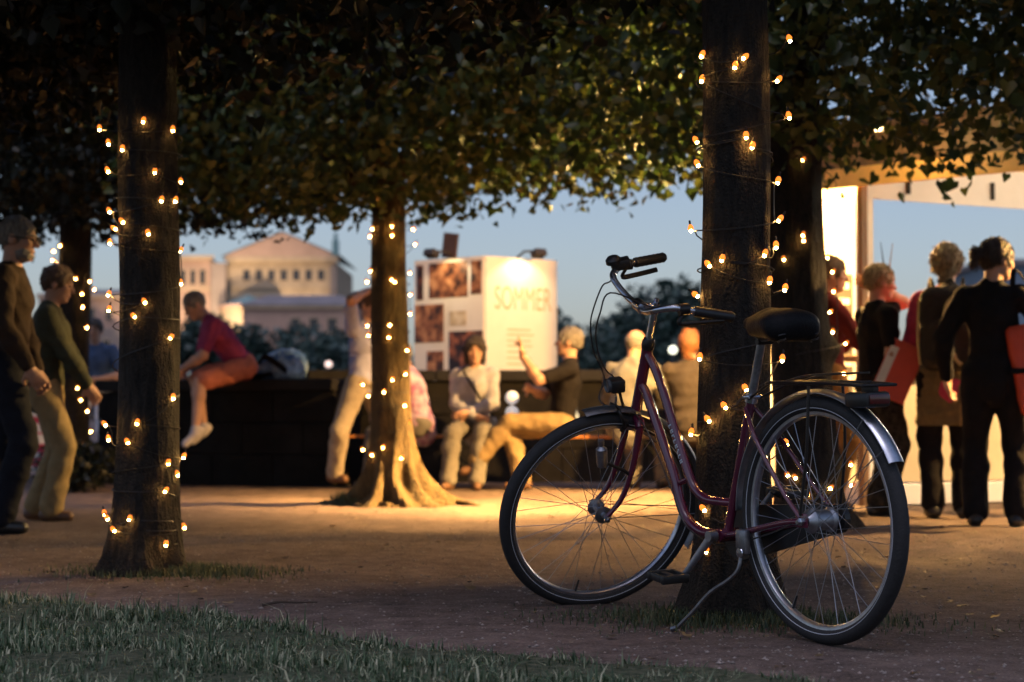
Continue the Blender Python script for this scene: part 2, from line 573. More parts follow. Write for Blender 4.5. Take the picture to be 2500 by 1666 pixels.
def trunk_mesh(name, r0, h, flare, roots, seed, mtl, parent, bend=(0, 0), burls=()):
    """ringed trunk with flared root lobes, limbs at the top, uneven surface"""
    r = random.Random(seed)
    nr = np.random.RandomState(seed)
    nz, na = 110, 72
    zs = np.concatenate([np.linspace(-0.08, 0.45, 36)[:-1], np.linspace(0.45, h, nz - 35)])
    A = np.linspace(0, 2 * math.pi, na, endpoint=False)
    lob = [(r.uniform(0, 6.28) if not roots else roots[i][0], roots[i][1] if roots else r.uniform(0.4, 1)) for i in range(len(roots) if roots else 5)]
    V = []
    for z in zs:
        t = max(z, 0)
        rad = r0 * (1.04 - 0.10 * t / h) * np.ones(na)
        rad += r0 * 0.28 * math.exp(-t / 0.16)
        for (an, am) in lob:
            dlt = np.angle(np.exp(1j * (A - an)))
            wob = 0.12 * math.sin(t * 9 + an * 3)
            dl = np.angle(np.exp(1j * (A - an - wob)))
            rad += flare * am * math.exp(-t / 0.12) * np.exp(-(dl / 0.2) ** 2)
            rad += flare * 0.3 * am * math.exp(-t / 0.38) * np.exp(-(dl / 0.32) ** 2)
        rad *= 1 + 0.03 * vnoise(np.cos(A) * 1.2 + seed, np.sin(A) * 1.2 + t * 2.2, seed) + 0.025 * np.sin(A * 3 + t * 1.3 + seed) + 0.018 * np.sin(A * 7 + t * 0.9 + seed + 0.8 * np.sin(t * 5)) + 0.022 * vnoise(np.cos(A) * 5, np.sin(A) * 5 + t * 3, seed + 2)
        rad *= 1 + 0.07 * math.exp(-t / 0.22) * vnoise(np.cos(A) * 8, np.sin(A) * 8 + t * 9, seed + 3)
        for (ba, bz, bs) in burls:
            dlt = np.angle(np.exp(1j * (A - ba)))
            rad += bs * np.exp(-(dlt / 0.5) ** 2 - ((t - bz) / 0.07) ** 2)
        cx = bend[0] * (t / h) + 0.008 * math.sin(t * 2.4 + seed)
        cyy = bend[1] * (t / h) + 0.008 * math.cos(t * 2.0 + seed)
        V.append(np.stack([cx + rad * np.cos(A), cyy + rad * np.sin(A), np.full(na, z)], 1))
    V = np.concatenate(V)
    mb = MB()
    fs = []
    for i in range(len(zs) - 1):
        for k in range(na):
            k2 = (k + 1) % na
            fs.append((i * na + k, i * na + k2, (i + 1) * na + k2, (i + 1) * na + k))
    mb.add(V.tolist(), fs)
    if flare > 0.2:         # roots that run on over the ground
        for (an, am) in lob:
            for q in range(2):
                a = an + r.uniform(-0.25, 0.25)
                L = flare * am * r.uniform(1.0, 1.7)
                pts, rr = [], []
                for i in range(10):
                    u = i / 9
                    d = r0 * 1.15 + L * u
                    aa = a + 0.35 * math.sin(u * 4 + an * 5 + q * 2) * u
                    pts.append((d * math.cos(aa), d * math.sin(aa), 0.055 * (1 - u) ** 1.3 - 0.012 * u + 0.012 * math.sin(u * 9 + q)))
                    rr.append(0.042 * (1 - 0.72 * u) * (0.7 + 0.3 * am))
                mb.tube(pts, rr, 9)
    top = Vector((bend[0], bend[1], h))
    return mb, top

def limbs(mb, top, r0, ang, half, zt, seed):
    r = random.Random(seed + 50)
    for k in range(7):
        u, v = r.uniform(-0.85, 0.85) * half[0], r.uniform(-0.8, 0.8) * half[1]
        x, y = u * math.cos(ang) - v * math.sin(ang), u * math.sin(ang) + v * math.cos(ang)
        e = Vector((x, y, top.z + r.uniform(0.5, zt - top.z)))
        s = top + Vector((0, 0, -0.25 + 0.1 * k * 0.5))
        m = s.lerp(e, 0.45) + Vector((0, 0, 0.25))
        pts = bez([s, m, e], 12)
        mb.tube(pts, [r0 * 0.5 * (1 - 0.88 * i / (len(pts) - 1)) for i in range(len(pts))], 7)
    return mb

M_BULB_TIP = emit('bulb_glow', (1.0, 0.52, 0.13), 165.0)
M_BULB_BODY = emit('bulb_lens_halo', (1.0, 0.24, 0.025), 1.6)  # orange lens glow round each bulb, modelled as its glowing body
M_CABLE = mat('cable_black', (0.012, 0.012, 0.012), 0.5)
def bulb_mesh():
    mb = MB()
    prof = [(0.0, -0.0058)] + [(0.0058 * math.sin(R(a)), -0.0058 * math.cos(R(a))) for a in range(30, 181, 30)]
    prof[-1] = (0.0, 0.0058)
    mb.lathe(prof, 10, mi=0)
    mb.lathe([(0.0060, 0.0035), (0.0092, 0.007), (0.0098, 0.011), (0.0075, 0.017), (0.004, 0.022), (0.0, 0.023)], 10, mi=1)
    mb.lathe([(0.0036, 0.021), (0.0036, 0.036), (0.0, 0.038)], 8, mi=2)
    return mb.build('bulb', [M_BULB_TIP, M_BULB_BODY, M_CABLE], None, True, mesh_only=True)
BULB = bulb_mesh()

def string_lights(label, base, pts, r0, seed):
    """a light string wound round one trunk: cable and bulbs"""
    r = random.Random(seed)
    root = tag(empty('string_lights', (base[0], base[1], 0)), label, 'string lights', 'light strings wound round the tree trunks')
    # the cable passes from bulb to bulb, going round the trunk
    P = sorted(pts, key=lambda p: -p[2])
    ctrl = []
    for i, p in enumerate(P):
        a = math.atan2(p[1], p[0])
        rr = max(math.hypot(p[0], p[1]) - 0.012, r0 * 1.05)
        ctrl.append((a, rr, p[2]))
    line = []
    for i in range(len(ctrl) - 1):
        a0, r_0, z0 = ctrl[i]
        a1, r_1, z1 = ctrl[i + 1]
        d = (a1 - a0 + math.pi) % (2 * math.pi) - math.pi
        if r.random() < 0.35: d += 2 * math.pi if d < 0 else -2 * math.pi
        m = max(4, int(abs(d) / 0.3))
        for k in range(m):
            t = k / m
            rr = max(r0 * 1.07, r_0 + (r_1 - r_0) * t) if 0 < t < 1 else r_0
            if 0.2 < t < 0.8: rr = r0 * 1.09
            line.append(((rr) * math.cos(a0 + d * t), rr * math.sin(a0 + d * t), z0 + (z1 - z0) * t - 0.02 * math.sin(math.pi * t)))
    MB().tube(line, 0.0024, 5).build('cable', M_CABLE, root, True)
    for p in pts:
        o = link('bulb', BULB, root, None, p)
        out = Vector((p[0], p[1], 0)).normalized()
        dirv = (out * r.uniform(0.0, 0.5) + Vector((r.uniform(-.6, .6), r.uniform(-.3, .3), r.uniform(0.5, 1.2)))).normalized()
        o.rotation_euler = dirv.to_track_quat('Z', 'Y').to_euler()
    return root

ROW = math.atan2(-1.61, 2.24)
def tree(label, loc, r0, h, flare, roots, seed, half=(2.0, 1.55), zb=2.1, zt=4.7, shoots=1500, per=12, size=0.068,
         mtl=None, bark=None, bend=(0, 0), burls=(), ragged=0.1, thin=None, off=(0, 0), ang=ROW):
    root = tag(empty('linden_tree', (loc[0], loc[1], 0)), label, 'tree', 'clipped trees in rows on the gravel')
    mb, top = trunk_mesh('trunk', r0, h, flare, roots, seed, None, root, bend, burls)
    limbs(mb, top, r0, ang, half, zt, seed)
    mb.build('trunk', bark or M_BARK, root, True)
    bpy.context.view_layer.update()
    crown_leaves('crown', (loc[0] + off[0], loc[1] + off[1]), ang, half, zb, zt, shoots, per, size, seed, mtl or M_LEAF, root, ragged=ragged, thin=thin)
    return root

BULBS = dict(
main=[(0.179,-0.028,1.867),(-0.113,-0.053,1.811),(0.014,-0.124,1.791),(-0.014,-0.124,1.761),(0.137,-0.02,1.737),(-0.113,-0.055,1.73),(0.175,-0.027,1.615),(-0.121,0.013,1.542),(0.022,-0.123,1.536),(0.041,-0.118,1.504),(-0.122,-0.029,1.459),(0.137,-0.02,1.404),(0.139,-0.021,1.28),(-0.142,0.014,1.251),(0.131,-0.019,1.193),(0.082,-0.095,1.16),(-0.057,-0.111,1.143),(-0.093,-0.084,1.128),(0.101,-0.073,1.075),(0.157,-0.024,1.054),(-0.122,0.013,1.037),(-0.121,-0.033,0.83),(0.148,-0.022,0.825),(0.018,-0.124,0.73),(-0.047,-0.116,0.673),(-0.096,-0.08,0.63),(-0.145,0.014,0.586),(0.161,-0.025,0.553),(-0.111,-0.068,0.344),(-0.008,-0.135,0.31),(0.186,-0.029,0.255),(-0.107,-0.09,0.213)],
left=[(0.005,-0.139,1.845),(-0.194,-0.045,1.827),(0.116,-0.077,1.818),(-0.158,-0.036,1.768),(-0.086,-0.109,1.734),(-0.159,-0.036,1.654),(0.053,-0.128,1.638),(0.131,0.024,1.617),(0.125,-0.061,1.527),(0.078,-0.115,1.522),(-0.151,-0.034,1.486),(-0.079,-0.114,1.435),(-0.128,-0.028,1.416),(0.03,-0.136,1.385),(-0.15,-0.034,1.355),(0.129,0.024,1.328),(0.135,0.025,1.192),(-0.155,-0.035,1.142),(0.019,-0.138,1.104),(-0.152,-0.034,1.078),(-0.024,-0.137,1.047),(0.113,-0.081,0.963),(0.123,-0.064,0.714),(-0.01,-0.138,0.612),(-0.16,-0.036,0.605),(-0.148,-0.033,0.544),(-0.048,-0.13,0.534),(0.15,0.027,0.469),(0.109,-0.086,0.448),(0.137,-0.025,0.399),(0.1,-0.106,0.335),(-0.16,-0.036,0.238),(-0.036,-0.15,0.224),(-0.147,-0.043,0.22),(0.157,0.027,0.179),(-0.1,-0.13,0.177),(0.11,-0.13,0.12)],
mid=[(-0.111,-0.107,2.166),(0.028,-0.151,1.987),(0.171,0.009,1.98),(-0.116,-0.1,1.972),(-0.136,-0.071,1.921),(0.028,-0.151,1.92),(0.184,0.01,1.87),(-0.132,-0.079,1.67),(0.146,0.008,1.662),(0.026,-0.151,1.603),(-0.161,-0.013,1.598),(0.049,-0.146,1.588),(0.149,0.008,1.505),(0.149,0.008,1.368),(-0.157,-0.013,1.281),(0.015,-0.153,1.278),(-0.15,-0.012,1.21),(0.007,-0.154,1.19),(0.134,-0.075,1.102),(0.124,-0.091,0.931),(0.034,-0.15,0.889),(-0.187,-0.016,0.856),(-0.027,-0.151,0.801),(-0.149,-0.012,0.774),(0.119,-0.098,0.705),(0.143,-0.057,0.574),(0.127,-0.086,0.518),(-0.032,-0.16,0.408),(-0.186,-0.015,0.388),(-0.114,-0.123,0.352),(0.207,0.011,0.334),(0.1,-0.16,0.332)],
right=[(-0.032,-0.17,2.069),(-0.035,-0.175,1.645),(-0.031,-0.175,1.615),(0.128,-0.025,1.533),(-0.138,-0.148,1.512),(0.153,-0.032,1.451),(0.159,-0.033,1.34),(0.139,-0.024,1.224),(0.153,-0.032,1.11),(0.222,-0.046,1.045),(0.212,-0.043,0.876),(0.246,-0.051,0.362),(-0.124,-0.154,0.306),(0.179,-0.039,0.301),(-0.085,-0.177,0.293),(0.249,-0.051,0.247),(0.112,-0.157,0.234),(-0.024,-0.199,0.198)],
far=[(-0.094,-0.129,2.091),(-0.171,-0.044,2.052),(-0.18,-0.046,1.974),(-0.15,-0.038,1.946),(0.049,-0.151,1.806),(0.147,-0.06,1.788),(0.164,0.038,1.724),(0.097,-0.126,1.677),(0.104,-0.121,1.561),(0.133,-0.088,1.389),(0.114,-0.11,0.919),(0.07,-0.143,0.866),(0.095,-0.127,0.764),(0.14,-0.075,0.666),(0.148,0.035,0.488),(0.121,-0.113,0.377),(0.043,-0.163,0.28),(0.222,0.049,0.123),(0.133,-0.131,0.121)])

def thin_right(x, y, z, r):
    return r.uniform(0, 1, len(x)) < np.clip(1.05 - 0.45 * np.clip(z - 2.75, 0, 1) * (vnoise(x * 1.6, y * 1.6 + z, 77) > -0.1), 0, 1)

T_MAIN, T_LEFT, T_MID, T_RIGHT, T_FAR = (0.727, 5.85), (-1.514, 7.46), (-0.886, 12.98), (1.66, 10.2), (-3.8, 15.6)
tree('dark rough tree trunk behind the bicycle with lights wound round it', T_MAIN, 0.112, 2.5, 0.06, [(-0.4, .7), (-2.4, .8), (-1.4, .6), (1.3, .7), (2.8, .8)], 11, zb=2.35, half=(2.1, 1.75), shoots=2100, thin=thin_right)
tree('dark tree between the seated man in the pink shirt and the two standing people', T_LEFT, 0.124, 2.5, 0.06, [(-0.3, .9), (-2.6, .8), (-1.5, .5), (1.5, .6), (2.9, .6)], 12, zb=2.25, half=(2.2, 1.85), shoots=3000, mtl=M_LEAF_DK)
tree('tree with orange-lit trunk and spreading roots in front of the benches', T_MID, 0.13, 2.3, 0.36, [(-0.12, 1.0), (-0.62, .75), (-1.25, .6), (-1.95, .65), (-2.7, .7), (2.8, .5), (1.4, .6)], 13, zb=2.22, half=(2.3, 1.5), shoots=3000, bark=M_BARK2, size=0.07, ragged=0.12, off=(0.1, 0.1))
tree('tree standing close behind the bicycle tree next to the lit kiosk', T_RIGHT, 0.165, 2.5, 0.1, [(0.0, .9), (-1.2, .6), (-2.4, .6), (2.2, .6)], 14, zb=2.12, half=(2.0, 1.35), shoots=1900, size=0.07, burls=((0.0, 1.02, 0.06), (-0.3, 0.35, 0.035)), thin=thin_right, off=(0.1, -0.1), bend=(-0.07, 0))
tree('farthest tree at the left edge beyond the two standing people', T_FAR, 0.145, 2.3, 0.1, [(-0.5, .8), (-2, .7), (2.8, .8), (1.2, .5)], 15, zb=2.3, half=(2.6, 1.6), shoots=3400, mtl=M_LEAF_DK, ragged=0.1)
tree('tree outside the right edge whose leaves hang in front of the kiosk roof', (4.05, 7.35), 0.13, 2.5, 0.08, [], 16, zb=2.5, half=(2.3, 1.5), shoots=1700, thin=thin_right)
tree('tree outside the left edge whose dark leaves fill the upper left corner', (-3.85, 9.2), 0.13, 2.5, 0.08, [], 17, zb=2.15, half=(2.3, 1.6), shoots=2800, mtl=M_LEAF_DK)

string_lights('light string on the trunk behind the bicycle', T_MAIN, BULBS['main'], 0.115, 1)
string_lights('light string on the dark trunk left of the seated man in pink', T_LEFT, BULBS['left'], 0.127, 2)
string_lights('light string on the orange-lit trunk with spreading roots', T_MID, BULBS['mid'], 0.137, 3)
string_lights('light string on the trunk beside the lit kiosk', T_RIGHT, BULBS['right'], 0.168, 4)
string_lights('light string on the farthest trunk at the left edge', T_FAR, BULBS['far'], 0.148, 5)
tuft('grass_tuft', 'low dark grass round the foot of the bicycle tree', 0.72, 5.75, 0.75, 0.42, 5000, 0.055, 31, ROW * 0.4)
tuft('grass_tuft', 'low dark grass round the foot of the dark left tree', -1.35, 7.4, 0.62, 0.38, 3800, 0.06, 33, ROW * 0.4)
tuft('grass_tuft', 'small yellow-green sprouts beside the spreading roots', -1.2, 12.85, 0.16, 0.12, 500, 0.14, 35)

def shrub(label, loc, r, h, n, seed, mtl):
    root = tag(empty('shrub', (*loc, 0)), label, 'shrub')
    rr = np.random.RandomState(seed)
    u = rr.normal(0, 1, (n, 3)); u /= np.linalg.norm(u, axis=1)[:, None]
    u *= rr.uniform(0.5, 1, n)[:, None] * (1 + 0.25 * vnoise(u[:, 0] * 3, u[:, 1] * 3 + u[:, 2] * 2, seed))[:, None]
    P = np.stack([u[:, 0] * r, u[:, 1] * r, h * 0.5 + u[:, 2] * h * 0.52], 1)
    X, Y, Z = leaf_frames(n, rr, 0.2)
    s = 0.05 * rr.uniform(0.6, 1.3, n)[:, None, None]
    V = P[:, None, :] + s * (LEAF[None, :, 0:1] * X[:, None] + LEAF[None, :, 1:2] * Y[:, None] + LEAF[None, :, 2:3] * Z[:, None])
    sheet('foliage', V, LEAF_F, mtl, root)
    mb = MB()
    for k in range(6):
        a = k * 1.05
        mb.tube([(0, 0, -0.02), (0.3 * r * math.cos(a), 0.3 * r * math.sin(a), h * 0.4), (0.7 * r * math.cos(a), 0.7 * r * math.sin(a), h * 0.8)], [0.01, 0.007, 0.003], 5)
    mb.build('stem', M_BARK, root)
    return root
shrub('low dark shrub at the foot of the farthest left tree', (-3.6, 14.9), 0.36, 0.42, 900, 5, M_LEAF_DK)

# ------------------------------------------------------------------ far side of the river: buildings, woods, lamps
M_STONE = mat('sandstone', (0.42, 0.31, 0.2), 0.9, var=0.18, scale=0.5, bump=0.2, bscale=2)
M_STONE_DK = mat('shaded_sandstone_grey', (0.27, 0.21, 0.17), 0.9, var=0.15, scale=0.5)  # sandstone again, with shade put into its colour
M_STONE_PK = mat('pink_plaster', (0.4, 0.26, 0.19), 0.9, var=0.12, scale=0.4)
M_COPPER = mat('green_copper_roof', (0.13, 0.24, 0.25), 0.6, var=0.2, scale=0.6)
M_SLATE = mat('slate_roof', (0.16, 0.14, 0.14), 0.7, var=0.2, scale=0.6)
M_PANE = mat('dark_window_glass', (0.03, 0.03, 0.035), 0.15)

def win_row(root, xs, z0, z1, w, y, sill=True):
    for x in xs:
        f = MB().box(x - w / 2 - 0.12, x + w / 2 + 0.12, y - 0.12, y + 0.02, z0 - 0.12, z0, 0).box(x - w / 2 - 0.12, x + w / 2 + 0.12, y - 0.12, y + 0.02, z1, z1 + 0.14, 0)
        f.box(x - w / 2 - 0.12, x - w / 2, y - 0.1, y + 0.02, z0, z1, 0).box(x + w / 2, x + w / 2 + 0.12, y - 0.1, y + 0.02, z0, z1, 0)
        o = f.build('window', M_STONE, root)
        MB().box(x - w / 2, x + w / 2, y - 0.03, y + 0.02, z0, z1, 0).build('pane', M_PANE, o)

def opera_house():
    D = 250.0
    root = tag(empty('theatre_building', (-32.0, D, 0)), 'pale sandstone theatre with a gable and a row of square windows across the river', 'building')
    # local x from the middle of the gabled block; 1 m is about 17.6 px of the photograph
    mb = MB().box(-7.6, 7.5, 0, 26, 0, 21.6)
    mb.build('wall', M_STONE, root)
    MB().box(-8.0, 7.9, -0.45, 0.0, 21.6, 22.3).box(-7.8, 7.7, -0.22, 0, 17.9, 18.3).box(-7.8, 7.7, -0.15, 0, 20.9, 21.1).build('cornice', M_STONE, root)
    MB().box(6.75, 7.62, -0.5, -0.002, 0, 20.9).build('shaded_side_strip', M_STONE_DK, root)  # dark strip standing in for the shaded side face
    Mx = Matrix.Translation((0, 0.3, 22.3)) @ Matrix.Rotation(R(90), 4, 'X')
    MB().prism([(-8.2, 0), (8.1, 0), (0, 3.4)], 0.7, Matrix.Translation((0, 0.3, 22.3)) @ Matrix.Rotation(R(90), 4, 'X')).build('gable', M_STONE_PK, root)
    MB().add([(-8.4, -0.5, 22.35), (0, -0.5, 25.85), (0, 26, 25.85), (-8.4, 26, 22.35), (8.3, -0.5, 22.35), (8.3, 26, 22.35)], [(0, 1, 2, 3), (1, 4, 5, 2)]).build('roof', M_COPPER, root)
    MB().box(7.0, 7.9, -0.6, 0.4, 22.4, 24.6, 0.1).box(7.2, 7.7, -0.4, 0.2, 24.6, 25.6, 0.1).build('finial', M_COPPER, root)
    win_row(root, [-4.95 + 1.73 * i for i in range(7)], 19.0, 20.45, 0.95, 0.0)
    # corner in the shade-toned stone and the long left wing
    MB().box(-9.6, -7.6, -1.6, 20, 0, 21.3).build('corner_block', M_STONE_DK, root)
    MB().box(-22, -9.6, -0.4, 20, 0, 21.8).build('side_wing', M_STONE_PK, root)
    MB().box(-22, -9.4, -0.8, -0.4, 21.8, 22.4).box(-22, -9.6, -0.6, -0.4, 17.6, 18.0).build('cornice', M_STONE, root)
    win_row(root, [-16.4, -15.05, -13.7, -12.35, -11.0], 18.4, 20.4, 0.75, -0.4)
    # lower curved front storey with its copper roof
    pts = [(-8.5 + 8.0 * (1 - math.cos(R(a))) * 0.5, -6.5 * math.sin(R(a))) for a in range(0, 181, 12)]
    MB().prism(pts, 14.8).build('curved_front', M_STONE, root)
    MB().prism([(x * 1.04 + 0.15, y * 1.06) for x, y in pts], 0.5, Matrix.Translation((0, 0, 14.8))).build('cornice', M_STONE_PK, root)
    mb = MB()
    n = len(pts)
    mb.add([(x, y, 15.3) for x, y in pts] + [(-4.5, -1.5, 16.9)], [(i, i + 1, n) for i in range(n - 1)])
    mb.build('roof', M_COPPER, root)
    # warm floodlights of the facade
    for x, e in ((-4.5, 1.0), (3.5, 1.25), (-14, 0.7)):
        ld = bpy.data.lights.new('facade_floodlight', 'SPOT')
        ld.energy = 21000 * e
        ld.color = (1.0, 0.74, 0.46)
        ld.spot_size = R(95)
        ld.spot_blend = 0.8
        ld.shadow_soft_size = 0.5
        lo = bpy.data.objects.new('facade_floodlight', ld)
        COL.objects.link(lo)
        lo.parent = root
        lo.location = (x, -17, 8.5)
        lo.rotation_euler = Vector((0, 17, 9.5)).to_track_quat('-Z', 'Y').to_euler()
opera_house()

def low_building():
    root = tag(empty('riverside_house', (-24.5, 225, 0)), 'low pinkish house with a flat sloping roof in front of the theatre', 'building')
    MB().box(-9.2, 5.4, 0, 12, 0, 13.6).build('wall', M_STONE_PK, root)
    MB().box(-9.4, 5.6, -0.3, 0, 13.6, 14.1).build('cornice', M_STONE, root)
    MB().add([(-9.5, -0.4, 14.1), (5.7, -0.4, 14.1), (2.6, 5, 15.6), (-6.8, 5, 15.6), (5.7, 12, 14.1), (-9.5, 12, 14.1)], [(0, 1, 2, 3), (1, 4, 2), (4, 5, 3, 2), (5, 0, 3)]).build('roof', M_SLATE, root)
    win_row(root, [-2.6, -0.3, 2.0], 10.6, 12.4, 1.1, 0)
    root = tag(empty('town_house', (-58.5, 245, 0)), 'pink plastered house with small windows between the two left tree trunks', 'building')
    MB().box(-6, 6, 0, 12, 0, 16.2).build('wall', M_STONE_PK, root)
    MB().box(-6.3, 6.3, -0.4, 0, 16.2, 16.7).build('cornice', M_STONE, root)
    MB().add([(-6.4, -0.4, 16.7), (6.4, -0.4, 16.7), (6.4, 12, 18.2), (-6.4, 12, 18.2)], [(0, 1, 2, 3)]).build('roof', M_SLATE, root)
    win_row(root, [-3.6, -1.2, 1.2, 3.6], 13.2, 14.8, 0.8, 0)
    MB().box(-7, 7, -6, -0.5, 0, 11.8).build('shaded_lower_front', M_STONE_DK, root)  # block whose grey tone stands for shadow on the lower wall
    win_row(root, [-5, -2.6, -0.2, 2.2, 4.6], 8.4, 10.2, 0.9, -6)
low_building()

M_FAR_LEAF = leaf_mat('far_foliage', (0.02, 0.045, 0.04), (0.03, 0.06, 0.05), (0.05, 0.08, 0.06), 0.15)  # bluish haze of distance put into the leaf colour
def far_tree(label, x, y, w, h, seed, trunk_h=None):
    r = np.random.RandomState(seed)
    root = tag(empty('broadleaf_tree', (x, y, 0)), label, 'tree', 'dark trees across the river')
    k = 16
    cs = np.stack([r.uniform(-0.5, 0.5, k) * w * 0.75, r.uniform(-0.4, 0.4, k) * w * 0.6, h * (0.3 + 0.55 * r.uniform(0, 1, k))], 1)
    cs[:, 2] -= np.abs(cs[:, 0]) / w * h * 0.35
    n = 1500
    i = r.randint(0, k, n)
    u = r.normal(0, 1, (n, 3)); u /= np.linalg.norm(u, axis=1)[:, None]
    P = cs[i] + u * (r.uniform(0.55, 1.05, n) * r.uniform(0.16, 0.24, k)[i])[:, None] * np.array([w, w * 0.8, h * 0.8])
    P[:, 2] = np.maximum(P[:, 2], 0.15)
    X, Y, Z = leaf_frames(n, r, 0.2)
    s = 0.055 * (w + h) * 0.5 * r.uniform(0.5, 1.3, n)[:, None, None]
    V = P[:, None, :] + s * (LEAF[None, :, 0:1] * X[:, None] * 1.4 + LEAF[None, :, 1:2] * Y[:, None] + LEAF[None, :, 2:3] * Z[:, None])
    sheet('crown', V, LEAF_F, M_FAR_LEAF, root)
    mb = MB().tube([(0, 0, -0.3), (0.1, 0, h * 0.35), (0, 0, h * 0.7)], [0.035 * h, 0.028 * h, 0.008 * h], 8)
    for q in range(4):
        c = cs[q]
        mb.tube([(0, 0, h * 0.3), (c[0] * 0.6, c[1] * 0.6, c[2] * 0.8), tuple(c)], [0.018 * h, 0.011 * h, 0.004 * h], 6)
    mb.build('trunk', M_BARK, root, True)
def px(p, d): return (p - 1250) * d / 4395.4
def pz(p, d): return 0.659 + (1006.9 - p) * d / 4395.4
for lab, p, top, d, wpx in [
        ('dark tree at the left end behind the seated man in pink', 470, 752, 150, 130), ('dark tree behind the back of the seated man in pink', 560, 772, 150, 130),
        ('dark tree above the blue bag on the wall', 660, 800, 148, 140), ('dark tree left of the arm raised to the head', 750, 788, 152, 120),
        ('dark tree behind the orange-lit trunk', 850, 812, 150, 130), ('dark tree between the orange-lit trunk and the poster column', 980, 850, 150, 110),
        ('dark tree with a round top right of the poster column', 1375, 738, 150, 120), ('low dark tree between the poster column and the handlebar', 1450, 795, 146, 110),
        ('dark tree behind the bald man', 1530, 770, 152, 110), ('tall dark tree under the handlebar', 1610, 695, 156, 150),
        ('tall dark tree left of the bicycle trunk', 1690, 690, 150, 130), ('dark tree hidden behind the bicycle trunk', 1790, 700, 152, 150),
        ('low tree seen through the kiosk beside the post', 2150, 815, 150, 170), ('low tree seen through the kiosk behind the backpack', 2300, 800, 148, 180),
        ('low dark tree at the far left edge', 60, 850, 150, 150), ('low dark tree between the two left trunks', 225, 900, 140, 110), ('low dark tree behind the left trunk', 340, 850, 145, 150)]:
    far_tree(lab, px(p, d), d, wpx * d / 4395.4 * 1.7, pz(top, d) * 1.12, int(p))

# dark long hall at the right edge, seen through the kiosk
hall = tag(empty('river_hall', (46, 165, 0)), 'long blue grey hall with a flat roof behind the woman with the ponytail', 'building')
MB().box(-2.2, 30, 0, 14, 0, 14.2).build('wall', mat('blue_grey_cladding', (0.12, 0.17, 0.22), 0.7, var=0.15, scale=0.4), hall)
MB().box(-2.6, 30.4, -0.4, 14.4, 14.2, 14.7).build('roof', M_SLATE, hall)

def street_lamp(label, p, q, d, size, col, st):
    x, z = px(p, d), pz(q, d)
    root = tag(empty('street_lamp', (x, d, 0)), label, 'street lamp', 'lit lamps across the river')
    MB().lathe([(0.12, -0.1), (0.1, 0.3), (0.06, 0.4), (0.05, z - size), (0.08, z - size + 0.05)], 10).build('post', mat('lamp_iron', (0.03, 0.03, 0.035), 0.5), root)
    MB().lathe([(0.0, z - size), (size * 0.7, z - size * 0.7), (size, z), (size * 0.7, z + size * 0.7), (0, z + size)], 14).build('globe', emit('lamp_globe_%d' % p, col, st), root, True)
street_lamp('white lamp left of the dark left trunk', 253, 869, 70, 0.14, (1, 0.97, 0.8), 3.5)
street_lamp('pinkish lamp touching the dark left trunk', 281, 873, 72, 0.12, (1, 0.55, 0.75), 2.5)
street_lamp('pale pink lamp between the blue bag and the raised arm', 802, 890, 72, 0.14, (1, 0.72, 0.6), 1.6)
street_lamp('white lamp beside the brown haired head', 1643, 855, 70, 0.16, (1, 0.98, 0.75), 2.8)

# ------------------------------------------------------------------ parapet walls
M_DARKSTONE = mat('dark_weathered_stone', (0.013, 0.012, 0.011), 0.95, var=0.35, scale=3, bump=0.4, bscale=12, spec=0.15)
M_COPING = mat('dark_coping_stone', (0.022, 0.021, 0.02), 0.9, var=0.25, scale=3, bump=0.3, bscale=14, spec=0.15)
def parapet(label, p0, p1, h, th, blocks, cop=0.1):
    a, b = Vector((*p0, 0)), Vector((*p1, 0))
    L = (b - a).length
    root = tag(empty('parapet_wall', a, math.atan2(b.y - a.y, b.x - a.x)), label, 'wall')
    rr = random.Random(int(L * 100))
    rows = 3
    hh = (h - cop) / rows
    for j in range(rows):
        n = blocks
        sh = 0.5 if j % 2 else 0
        xs = [0.0] + [L * (i + sh) / n for i in range(1 if not sh else 0, n + (0 if not sh else 0)) if 0 < L * (i + sh) / n < L] + [L]
        xs = sorted(set(round(x, 4) for x in xs))
        for x0, x1 in zip(xs[:-1], xs[1:]):
            d = rr.uniform(0, 0.008)
            MB().box(x0 + 0.003, x1 - 0.003, -d, th, j * hh + 0.003 - (0.1 if j == 0 else 0), (j + 1) * hh - 0.003, 0.008).build('stone', M_DARKSTONE, root)
    MB().box(0.02, L - 0.02, 0.03, th - 0.03, -0.1, h - cop - 0.004).build('core', M_DARKSTONE, root)
    n = max(2, int(L / 1.1))
    for i in range(n):
        MB().box(L * i / n + 0.002, L * (i + 1) / n - 0.002, -0.06, th + 0.06, h - cop, h + rr.uniform(0, 0.004), 0.012).build('coping_stone', M_COPING, root)
    return root
WA, WB = (-3.85, 16.75), (-1.55, 15.75)
parapet('low dark stone wall the man in pink sits on', WA, WB, 0.95, 0.5, 4)
parapet('low dark stone wall running behind the benches', (-1.9, 16.75), (5.2, 17.15), 1.05, 0.35, 9)

